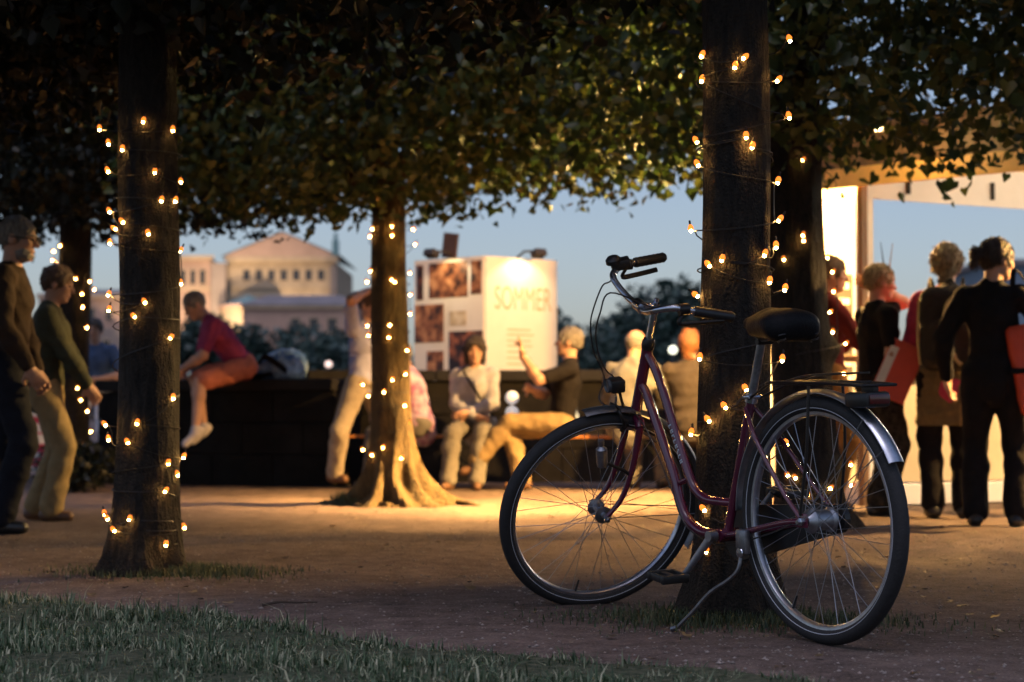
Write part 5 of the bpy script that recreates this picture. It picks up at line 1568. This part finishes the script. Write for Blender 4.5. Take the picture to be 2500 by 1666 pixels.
def bottle(label, x, y, z, h, col):
    m = mat('bottle_glass_%d' % int(x * 100), col, 0.1, coat=0.5)
    root = tag(empty('bottle', (x, y, z)), label, 'bottle')
    r = 0.033
    MB().lathe([(r * 0.9, 0.0), (r, 0.01), (r, h * 0.58), (r * 0.75, h * 0.68), (r * 0.38, h * 0.8), (r * 0.38, h)], 16).build('glass', m, root, True)
    MB().lathe([(r * 0.42, h), (r * 0.42, h + 0.012), (0, h + 0.013)], 12).build('cap', mat('silver_cap', (0.6, 0.6, 0.62), 0.3, 0.9), root, True)
bottle('pale blue bottle standing on the bench right of the man in black', 0.55, 15.53, 0.46, 0.26, (0.2, 0.3, 0.55))

# ------------------------------------------------------------------ the bicycle
M_MAROON = mat('maroon_enamel', (0.085, 0.008, 0.03), 0.25, var=0.12, scale=25, coat=0.8)
M_CHROME = mat('chrome', (0.45, 0.48, 0.54), 0.24, 1.0, var=0.15, scale=40)
M_ALU = mat('dull_aluminium', (0.34, 0.36, 0.4), 0.42, 1.0, var=0.15, scale=40)
M_TYRE = mat('black_rubber', (0.014, 0.014, 0.015), 0.75, var=0.25, scale=60, bump=0.2, bscale=180)
M_BLKPL = mat('black_plastic', (0.012, 0.012, 0.012), 0.42, var=0.2, scale=30)
M_LEATHER = mat('black_saddle_vinyl', (0.008, 0.008, 0.009), 0.55, bump=0.15, bscale=120, spec=0.12)
M_REFLECT = mat('reflective_stripe', (0.5, 0.53, 0.58), 0.35)
M_RIM = mat('polished_alloy', (0.52, 0.55, 0.62), 0.33, 1.0, var=0.15, scale=30)
M_GREYSTEEL = mat('grey_steel', (0.2, 0.205, 0.22), 0.4, 0.9, var=0.25, scale=50)
M_BLKSTEEL = mat('black_steel', (0.02, 0.019, 0.018), 0.35, 0.4)

RW, WB_ = 0.3524, 1.11285
HA = 1.20233
STEER = 1.39539
AX = Vector((-math.cos(HA), 0, math.sin(HA)))
FH = Vector((WB_, 0, RW))
BASE = FH - Vector((math.sin(HA), 0, math.cos(HA))) * 0.06583
MS = Matrix.Translation(BASE) @ Matrix.Rotation(STEER, 4, AX) @ Matrix.Translation(-BASE)

def ring(mb, cx, cz, r, tr, n=72, m=10, y=0.0, flat=1.0):
    pts = [(cx + r * math.cos(2 * math.pi * i / n), y, cz + r * math.sin(2 * math.pi * i / n)) for i in range(n)]
    vs, fs = [], []
    for i in range(n):
        a = 2 * math.pi * i / n
        for k in range(m):
            b = 2 * math.pi * k / m
            rr = r + tr * math.cos(b)
            vs.append((cx + rr * math.cos(a), y + tr * flat * math.sin(b), cz + rr * math.sin(a)))
    for i in range(n):
        for k in range(m):
            fs.append((i * m + k, i * m + (k + 1) % m, ((i + 1) % n) * m + (k + 1) % m, ((i + 1) % n) * m + k))
    return mb.add(vs, fs)

def band(mb, cx, cz, prof, n=72, a0=0.0, a1=360.0):
    """profile of (radius, y) swept round the wheel axis"""
    closed = abs(a1 - a0) >= 359.9
    vs, fs = [], []
    q = n if closed else n + 1
    for i in range(q):
        a = R(a0 + (a1 - a0) * i / n)
        for r, y in prof:
            vs.append((cx + r * math.cos(a), y, cz + r * math.sin(a)))
    m = len(prof)
    for i in range(n):
        j = (i + 1) % q
        for k in range(m):
            fs.append((i * m + k, i * m + (k + 1) % m, j * m + (k + 1) % m, j * m + k))
    return mb.add(vs, fs)

def rim_profile():
    return [(0.3135, -0.0125), (0.3165, -0.0135), (0.3165, -0.011), (0.307, -0.009), (0.307, 0.009), (0.3165, 0.011), (0.3165, 0.0135), (0.3135, 0.0125), (0.301, 0.0115), (0.297, 0.005), (0.297, -0.005), (0.301, -0.0115)]

SPOKE = MB().tube([(0, 0, 0), (0, 0, 1)], 1.0, 5).build('spoke', M_ALU, None, True, mesh_only=True)
def wheel(name, root, centre, Mx, hub_r, flange, hub_prof, ns=36):
    w = empty(name, (0, 0, 0), parent=root)
    w.matrix_basis = Mx @ Matrix.Translation(centre)
    t = ring(MB(), 0, 0, 0.3292, 0.0233, 96, 14)
    ty = t.build('tyre', M_TYRE, w, True)
    for s in (-1, 1):
        ring(MB(), 0, 0, 0.3205, 0.0011, 96, 6, y=s * 0.0214).build('reflective_stripe', M_REFLECT, ty, True)
    band(MB(), 0, 0, rim_profile(), 96).build('rim', M_RIM, w, True)
    Mh = Matrix.Rotation(R(90), 4, 'X')
    MB().lathe(hub_prof, 24, Mh).build('hub', M_ALU, w, True)
    for i in range(ns):
        s = 1 if i % 2 else -1
        a = 2 * math.pi * i / ns
        cross = (1 if (i // 2) % 2 else -1) * 2 * math.pi * 3 / ns * 2.0
        p0 = Vector((hub_r * math.cos(a + cross), s * flange, hub_r * math.sin(a + cross)))
        p1 = Vector((0.299 * math.cos(a), s * 0.004, 0.299 * math.sin(a)))
        d = p1 - p0
        o = link('spoke', SPOKE, w)
        o.matrix_basis = Matrix.Translation(p0) @ d.to_track_quat('Z', 'Y').to_matrix().to_4x4() @ Matrix.Diagonal((0.00105, 0.00105, d.length, 1))
    v = R(-62)
    MB().tube([(0.298 * math.cos(v), 0, 0.298 * math.sin(v)), (0.255 * math.cos(v), 0, 0.255 * math.sin(v))], [0.004, 0.003], 8).build('valve', M_BLKPL, w, True)
    return w

CAB = [[(0.862, -0.1, 1.114), (0.924, -0.1, 1.082), (0.971, -0.1, 1.009), (0.989, -0.1, 0.956), (0.994, -0.1, 0.868), (0.976, -0.1, 0.771), (0.956, -0.1, 0.703)],
       [(0.837, -0.1, 1.079), (0.9, -0.1, 1.052), (0.948, -0.1, 0.994), (0.974, -0.1, 0.936), (0.98, -0.1, 0.863), (0.965, -0.1, 0.79), (0.943, -0.1, 0.752)]]
def bicycle():
    root = empty('bicycle', (0.8908, 5.143, 0))
    root.rotation_euler = (-0.0363, 0, 2.09558)
    tag(root, 'maroon city bicycle with low curved frame on its kickstand beside the tree', 'bicycle')
    def part(mb, name, m, steer=False, par=None, smooth=True):
        o = mb.build(name, m, par or root, smooth)
        if steer and par is None: o.matrix_basis = MS.copy()
        return o
    V = lambda x, z, y=0.0: Vector((x, y, z))
    ax = lambda t, y=0.0: BASE + AX * t + Vector((0, y, 0))
    # ---- frame
    f = MB()
    f.tube([ax(0.355), ax(0.37), ax(0.56), ax(0.575)], [0.0195, 0.0185, 0.0185, 0.0195], 16)
    up_t = bez([V(0.842, 0.845), V(0.80, 0.795), V(0.761, 0.721), V(0.70, 0.59), V(0.636, 0.462), V(0.599, 0.415), V(0.545, 0.39), V(0.475, 0.385), V(0.412, 0.384)], 48)
    lo_t = bez([V(0.895, 0.755), V(0.858, 0.718), V(0.787, 0.589), V(0.719, 0.459), V(0.69, 0.376), V(0.649, 0.319), V(0.585, 0.289), V(0.52, 0.284), V(0.45, 0.285)], 48)
    f.tube(up_t, 0.0145, 14)
    f.tube(lo_t, 0.016, 14)
    f.tube([V(0.448, 0.27), V(0.445, 0.285), V(0.300, 0.708)], 0.0148, 14)
    f.tube([V(0.445, 0.285, -0.037), V(0.445, 0.285, 0.037)], 0.021, 18)
    for s in (-1, 1):
        f.tube(bez([V(0.43, 0.285, s * 0.022), V(0.33, 0.30, s * 0.034), V(0.10, 0.343, s * 0.062), V(0.015, 0.352, s * 0.066)], 15), 0.0095, 10)
        f.tube(bez([V(0.312, 0.672, s * 0.016), V(0.23, 0.58, s * 0.045), V(0.10, 0.44, s * 0.06), V(0.012, 0.362, s * 0.066)], 15), 0.0072, 10)
        f.box(-0.02, 0.03, s * 0.066 - 0.003, s * 0.066 + 0.003, 0.335, 0.375, 0.002)
    f.tube([V(0.685, 0.435), V(0.632, 0.452)], 0.009, 10)
    fr = part(f, 'frame', M_MAROON)
    # lettering: pale marks running down the upper tube, on the side towards the viewer
    rr = random.Random(9)
    p0, p1 = V(0.714, 0.620), V(0.652, 0.494)
    d = (p1 - p0).normalized()
    nrm = Vector((0, 1, 0))
    sd = d.cross(nrm)
    def stroke(mb, t, w0, w1, th):
        c = p0.lerp(p1, t)
        M = Matrix((d, sd, nrm)).transposed().to_4x4()
        M.translation = c + nrm * 0.0140
        mb.box(-th, th, w0, w1, -0.001, 0.0012, 0, M=M)
    lt = MB()
    glyph = {'T': [(0, -1, 1), (0.5, 0.6, 1)], 'B': [(0, -1, 1), (0.5, -1, -0.4), (0.5, 0.2, 1)], 'L': [(0, -1, 1), (0.5, -1, -0.6)], 'S': [(0, -1, -0.3), (0.35, -0.3, 0.5), (0.7, 0.4, 1)], 'I': [(0.2, -1, 1)], 'M': [(0, -1, 1), (0.5, -1, 1)]}
    for i, ch in enumerate('TBLTBSTM'):
        for (o, a, b) in glyph[ch]:
            stroke(lt, (i + 0.15 + o * 0.75) / 8.0, a * 0.0062, b * 0.0062, 0.0021)
        if ch in 'TBL':
            c = (i + 0.35) / 8.0
            stroke(lt, c, 0.0045 if ch != 'L' else -0.0062, 0.0062 if ch != 'L' else -0.0045, 0.0055)
    part(lt, 'lettering', mat('pale_transfer_print', (0.45, 0.55, 0.62), 0.4), par=fr, smooth=False)
    part(MB().tube([ax(0.575), ax(0.585), ax(0.6), ax(0.612)], [0.0205, 0.022, 0.022, 0.017], 16), 'headset', M_BLKSTEEL)
    part(MB().tube([ax(0.34), ax(0.355)], [0.021, 0.021], 16), 'headset', M_BLKSTEEL)
    # ---- seat
    part(MB().tube([V(0.303, 0.70), V(0.244, 0.872)], 0.0128, 14), 'seatpost', M_GREYSTEEL)
    c = MB().tube([V(0.306, 0.69), V(0.297, 0.716)], 0.019, 14)
    c.tube([V(0.285, 0.705, -0.03), V(0.285, 0.705, 0.034)], 0.006, 8).box(0.268, 0.30, 0.03, 0.038, 0.70, 0.711, 0.003)
    part(c, 'seat_clamp', M_CHROME)
    F = Field()
    F.ell((0.118, 0, 0.922), (0.068, 0.088, 0.033), None, 0.03).ell((0.165, 0, 0.925), (0.09, 0.06, 0.03), None, 0.04).cap((0.2, 0, 0.928), 0.036, (0.30, 0, 0.925), 0.019, 0.03)
    F.cap((0.095, 0.05, 0.90), 0.034, (0.095, -0.05, 0.90), 0.034, 0.03).cap((0.11, 0.056, 0.905), 0.028, (0.26, 0.016, 0.905), 0.018, 0.03).cap((0.11, -0.056, 0.905), 0.028, (0.26, -0.016, 0.905), 0.018, 0.03)
    F.build('saddle', M_LEATHER, root, h=0.006)
    sp = MB()
    for s in (-1, 1):
        sp.tube(bez([V(0.29, 0.90, s * 0.012), V(0.22, 0.872, s * 0.02), V(0.16, 0.875, s * 0.025), V(0.09, 0.885, s * 0.06)], 12), 0.0035, 6)
        coil = [V(0.075 + 0.012 * math.cos(q * 0.9), 0.862 + 0.0022 * q, s * 0.06 + 0.012 * math.sin(q * 0.9)) for q in range(18)]
        sp.tube(coil, 0.0025, 5)
    sp.tube([V(0.232, 0.868, -0.028), V(0.232, 0.868, 0.028)], 0.009, 10)
    part(sp, 'saddle_rails', M_BLKSTEEL)
    # ---- wheels
    hub_f = [(0.0, -0.058), (0.006, -0.058), (0.006, -0.05), (0.012, -0.048), (0.012, -0.038), (0.030, -0.036), (0.030, -0.032), (0.017, -0.026), (0.014, 0.0), (0.017, 0.026), (0.030, 0.032), (0.030, 0.036), (0.012, 0.038), (0.012, 0.048), (0.006, 0.05), (0.006, 0.058), (0.0, 0.058)]
    hub_r = [(0.0, -0.078), (0.007, -0.078), (0.007, -0.062), (0.018, -0.058), (0.022, -0.05), (0.036, -0.04), (0.036, -0.035), (0.03, -0.03), (0.029, 0.022), (0.036, 0.028), (0.036, 0.034), (0.024, 0.038), (0.02, 0.05), (0.008, 0.056), (0.008, 0.08), (0.0, 0.08)]
    wheel('front_wheel', root, FH, MS, 0.027, 0.034, hub_f)
    wheel('rear_wheel', root, Vector((0, 0, RW)), Matrix(), 0.033, 0.036, hub_r)
    # ---- fork, stem, handlebar (all turned with the steering)
    fk = MB()
    fk.tube([ax(0.32, -0.055), ax(0.335, -0.04), ax(0.34, 0.0), ax(0.335, 0.04), ax(0.32, 0.055)], 0.017, 12)
    for s in (-1, 1):
        pts = bez([ax(0.325, s * 0.05), ax(0.24, s * 0.055), ax(0.16, s * 0.058) + Vector((0.006, 0, 0)), ax(0.08, s * 0.058) + Vector((0.027, 0, -0.004)), FH + Vector((0, s * 0.058, 0.0))], 24)
        n = len(pts)
        fk.tube(pts, [0.0135 - 0.006 * i / (n - 1) for i in range(n)], 12)
    part(fk, 'fork', M_MAROON, True)
    hn = MB()
    for s in (-1, 1):
        hn.lathe([(0.0115, 0.0), (0.0115, 0.008), (0.006, 0.01), (0.006, 0.016)], 6, Matrix.Translation(FH + Vector((0, s * 0.066, 0))) @ Matrix.Rotation(R(-90 * s), 4, 'X'))
    part(hn, 'axle_nut', M_CHROME, True)
    st = MB().tube([ax(0.60), ax(0.70), ax(0.735)], [0.0112, 0.0112, 0.013], 14)
    st.tube(bez([ax(0.70), ax(0.722) + Vector((0.014, 0, 0.002)), Vector((0.842, 0, 1.02))], 8), 0.0125, 12)
    st.tube([Vector((0.842, -0.026, 1.02)), Vector((0.842, 0.026, 1.02))], 0.0195, 14)
    st.tube([ax(0.735), ax(0.748)], 0.008, 6)
    part(st, 'stem', M_CHROME, True)
    hb = MB()
    side = []
    for s in (-1, 1):
        side.append([Vector((0.842, 0, 1.02)), Vector((0.85, s * 0.06, 1.025)), Vector((0.858, s * 0.13, 1.05)), Vector((0.853, s * 0.185, 1.072)), Vector((0.81, s * 0.222, 1.078)), Vector((0.76, s * 0.238, 1.07 - (0.012 if s > 0 else 0))), Vector((0.64, s * 0.262, 1.045 - (0.04 if s > 0 else 0)))])
    path = bez(list(reversed(side[0]))[:-1] + side[1], 60)
    hb.tube(path, 0.0112, 12)
    part(hb, 'handlebar', M_CHROME, True)
    for s in (-1, 1):
        q = 1 if s > 0 else 0
        a, b = Vector((0.752, s * 0.2395, 1.068 - 0.0145 * q)), Vector((0.634, s * 0.2635, 1.0435 - 0.042 * q))
        g = MB()
        n = 14
        pts = [a.lerp(b, i / n) for i in range(n + 1)]
        g.tube(pts, [0.0165 + (0.0012 if i % 2 else 0) for i in range(n)] + [0.0125], 14)
        part(g, 'grip', M_BLKPL, True)
    # brake levers and the shifter on the far side, bell-shaped clamp
    for s in (-1, 1):
        lv = MB()
        c = Vector((0.785, s * 0.231, 1.074 - (0.006 if s > 0 else 0)))
        lv.tube([c + Vector((0.012, 0, 0.003)), c - Vector((0.018, 0, 0.004))], 0.0185, 12)
        lv.tube(bez([c + Vector((0.004, 0, -0.014)), c + Vector((0.02, s * 0.006, -0.04)), c + Vector((-0.03, s * 0.016, -0.052)), c + Vector((-0.115, s * 0.035, -0.066))], 16), 0.0055, 8, flat=1.6)
        part(lv, 'brake_lever', M_BLKSTEEL, True)
    sh = MB()
    c = Vector((0.812, -0.215, 1.078))
    sh.box(-0.035, 0.03, -0.024, 0.024, -0.005, 0.03, 0.008, M=Matrix.Translation(c) @ Matrix.Rotation(R(-14), 4, 'Z'))
    sh.lathe([(0.0, 0.048), (0.018, 0.045), (0.026, 0.036), (0.026, 0.022)], 16, Matrix.Translation(c + Vector((0.02, 0, 0))))
    part(sh, 'gear_shifter', M_BLKPL, True)
    # cables: two loops in front of the head tube
    c1 = [(0.83, -0.20, 1.07), (0.872, -0.17, 1.06), CAB[0][1], CAB[0][2], CAB[0][3], CAB[0][4], CAB[0][5], (1.02, -0.06, 0.72), (1.0, -0.02, 0.69)]
    c2 = [(0.80, 0.215, 1.066), (0.85, 0.12, 1.062), CAB[1][1], CAB[1][2], CAB[1][3], CAB[1][4], CAB[1][5], CAB[1][6], (0.975, -0.02, 0.715)]
    for c in (c1, c2):
        part(MB().tube(bez(c, 48), 0.0027, 6), 'brake_cable', M_BLKPL, True)
    part(MB().tube(bez([V(0.90, 0.66, 0.02), V(0.80, 0.58, 0.03), V(0.70, 0.42, 0.026), V(0.62, 0.30, 0.024), V(0.44, 0.255, 0.03), V(0.2, 0.30, 0.055), V(0.03, 0.345, 0.085)], 40), 0.0024, 6), 'gear_cable', M_BLKPL)
    # ---- headlamp, caliper brake, dynamo, front mudguard
    lp = MB()
    Ml = Matrix.Translation((0.972, 0, 0.778)) @ Matrix.Rotation(R(-12), 4, 'Y')
    lp.box(-0.026, 0.026, -0.025, 0.025, -0.024, 0.022, 0.009, M=Ml)
    part(lp, 'headlamp', M_BLKPL, True)
    part(MB().lathe([(0.0, 0.0), (0.02, 0.001), (0.0235, 0.006), (0.0235, -0.004)], 18, Ml @ Matrix.Translation((0.028, 0, 0)) @ Matrix.Rotation(R(90), 4, 'Y')), 'lamp_lens', mat('lamp_lens_glass', (0.06, 0.065, 0.07), 0.15), True)
    part(MB().tube(bez([Vector((0.965, 0, 0.752)), Vector((0.962, 0, 0.70)), ax(0.345) + Vector((0.02, 0, 0))], 8), 0.005, 8), 'lamp_bracket', M_BLKSTEEL, True)
    cb = MB()
    for s in (-1, 1):
        cb.tube(bez([Vector((0.985, s * 0.006, 0.685)), Vector((0.99, s * 0.035, 0.70)), Vector((0.985, s * 0.046, 0.665)), Vector((0.98, s * 0.026, 0.635))], 12), 0.0062, 8)
        cb.box(-0.018, 0.018, -0.005, 0.005, -0.006, 0.006, 0.002, M=Matrix.Translation((0.98, s * 0.0235, 0.632)) @ Matrix.Rotation(R(35), 4, 'Y'))
    cb.tube([Vector((0.96, 0, 0.672)), Vector((1.01, 0, 0.69))], 0.005, 8)
    cb.tube(bez([Vector((0.985, 0.03, 0.70)), Vector((1.0, 0.045, 0.73)), Vector((0.99, 0.03, 0.75))], 8), 0.004, 6)
    part(cb, 'caliper_brake', M_BLKSTEEL, True)
    dy = MB()
    Md = Matrix.Translation((1.082, 0.052, 0.58)) @ Matrix.Rotation(R(-8), 4, 'Y')
    dy.lathe([(0.0, -0.045), (0.016, -0.043), (0.0185, -0.03), (0.0185, 0.02), (0.012, 0.026), (0.0075, 0.03), (0.0105, 0.034), (0.0105, 0.052), (0.0, 0.053)], 18, Md)
    part(dy, 'dynamo', M_ALU, True)
    part(MB().tube([Vector((1.085, 0.052, 0.555)), Vector((1.02, 0.058, 0.50)), Vector((1.0, 0.058, 0.47))], 0.006, 8), 'dynamo_bracket', M_BLKSTEEL, True)
    mg = [(0.364, -0.027), (0.369, -0.022), (0.373, -0.010), (0.374, 0.0), (0.373, 0.010), (0.369, 0.022), (0.364, 0.027), (0.3625, 0.027), (0.3675, 0.0215), (0.3712, 0.010), (0.3722, 0.0), (0.3712, -0.010), (0.3675, -0.0215), (0.3625, -0.027)]
    fm = part(band(MB(), FH.x, FH.z, mg, 60, 92, 222), 'front_mudguard', M_GREYSTEEL, True)
    fs = MB()
    for s in (-1, 1):
        fs.tube([FH + Vector((0, s * 0.06, 0)), FH + Vector((0.368 * math.cos(R(200)), s * 0.028, 0.368 * math.sin(R(200))))], 0.0018, 5)
    part(fs, 'mudguard_stay', M_ALU, True)
    # ---- rear mudguard, stays, carrier, lamp
    band_o = part(band(MB(), 0, RW, mg, 70, 2, 152), 'rear_mudguard', M_RIM)
    rs = MB()
    for s in (-1, 1):
        for a in (128, 146):
            rs.tube([(0, s * 0.07, RW), (0.366 * math.cos(R(a)), s * 0.029, RW + 0.366 * math.sin(R(a)))], 0.0019, 5)
    part(rs, 'mudguard_stay', M_ALU)
    rk = MB()
    for y in (-0.062, -0.022, 0.022, 0.062):
        rk.tube(bez([V(0.175, 0.744, y * 0.7), V(0.12, 0.748, y), V(-0.1, 0.742, y), V(-0.235, 0.735, y), V(-0.262, 0.733, y * 0.85)], 14), 0.005 if abs(y) > 0.05 else 0.0035, 8)
    for x in (0.12, -0.02, -0.16, -0.262):
        rk.tube([V(x, 0.742 if x > -0.2 else 0.733, -0.062), V(x, 0.742 if x > -0.2 else 0.733, 0.062)], 0.0042, 8)
    for s in (-1, 1):
        rk.tube(bez([V(0.005, 0.37, s * 0.072), V(-0.03, 0.55, s * 0.07), V(-0.04, 0.735, s * 0.062)], 8), 0.0045, 8)
        rk.tube([V(0.165, 0.744, s * 0.04), V(0.292, 0.70, s * 0.018)], 0.0045, 8)
    rk.tube(bez([V(0.10, 0.75, 0.03), V(0.0, 0.765, 0.03), V(-0.18, 0.768, 0.03), V(-0.2, 0.768, 0.0), V(-0.18, 0.768, -0.03), V(0.0, 0.765, -0.03), V(0.10, 0.75, -0.03)], 30), 0.003, 6)
    part(rk, 'carrier', M_BLKSTEEL)
    rl = MB().box(-0.262, -0.165, -0.045, 0.045, 0.672, 0.716, 0.012)
    rl.box(-0.25, -0.2, -0.01, 0.01, 0.715, 0.733, 0.002)
    part(rl, 'rear_lamp', M_BLKPL)
    part(MB().box(-0.2655, -0.2615, -0.035, 0.035, 0.682, 0.708, 0.001), 'red_lens', mat('dark_red_lens', (0.06, 0.004, 0.004), 0.2, coat=0.5))
    # ---- cranks, pedals, chain case, kickstand
    BBc = Vector((0.445, 0, 0.285))
    cd = Vector((0.118, 0, -0.128)).normalized()
    for s in (1, -1):
        e = BBc + cd * s * 0.17
        cr = MB()
        cr.tube([BBc + Vector((0, s * 0.06, 0)), e + Vector((0, s * 0.085, 0))], [0.0155, 0.0105], 10, flat=0.62)
        cr.tube([BBc + Vector((0, s * 0.045, 0)), BBc + Vector((0, s * 0.074, 0))], 0.0165, 12)
        part(cr, 'crank', M_ALU)
        pd = MB()
        Mp = Matrix.Translation(e + Vector((0, s * 0.145, 0))) @ Matrix.Rotation(R(-8), 4, 'Y')
        pd.box(-0.045, -0.028, -0.05, 0.05, -0.013, 0.013, 0.004, M=Mp).box(0.028, 0.045, -0.05, 0.05, -0.013, 0.013, 0.004, M=Mp).box(-0.03, 0.03, -0.048, -0.036, -0.011, 0.011, 0.002, M=Mp).box(-0.03, 0.03, 0.036, 0.048, -0.011, 0.011, 0.002, M=Mp).box(-0.03, 0.03, -0.012, 0.012, -0.01, 0.01, 0.002, M=Mp)
        pd.tube([e + Vector((0, s * 0.085, 0)), e + Vector((0, s * 0.19, 0))], 0.006, 8)
        part(pd, 'pedal', M_BLKPL)
    cc = MB()
    out = [(0.445 + 0.088 * math.cos(R(a)), 0.285 + 0.088 * math.sin(R(a))) for a in range(-80, 81, 16)] + [(0.0 + 0.042 * math.cos(R(a)), RW + 0.042 * math.sin(R(a))) for a in range(85, 276, 19)]
    cc.add([(x, -0.052, z) for x, z in out] + [(x, -0.072, z) for x, z in out], [tuple(range(len(out))), tuple(reversed(range(len(out), 2 * len(out))))] + [(i, len(out) + i, len(out) + (i + 1) % len(out), (i + 1) % len(out)) for i in range(len(out))])
    part(cc, 'chain_case', M_BLKPL, smooth=False)
    an = MB()
    an.lathe([(0.012, 0.0), (0.012, 0.01), (0.007, 0.012), (0.007, 0.02)], 6, Matrix.Translation((0, 0.069, RW)) @ Matrix.Rotation(R(-90), 4, 'X'))
    part(an, 'axle_nut', M_CHROME)
    ks = MB().box(0.265, 0.315, 0.048, 0.072, 0.24, 0.315, 0.008)
    ks.tube(bez([V(0.292, 0.26, 0.066), V(0.292, 0.20, 0.078), V(0.325, 0.165, 0.092), V(0.385, 0.125, 0.117), V(0.44, 0.065, 0.142), V(0.495, 0.012, 0.165)], 24), 0.0058, 8)
    ks.tube([V(0.495, 0.012, 0.165), V(0.512, 0.007, 0.172)], 0.0085, 8)
    part(ks, 'kickstand', M_GREYSTEEL)
    part(MB().lathe([(0.0, 0.004), (0.014, 0.003), (0.016, 0.0)], 18, Matrix.Translation((0.29, 0.0735, 0.245)) @ Matrix.Rotation(R(-90), 4, 'X')), 'kickstand_bolt', M_CHROME)
    return root
bicycle()
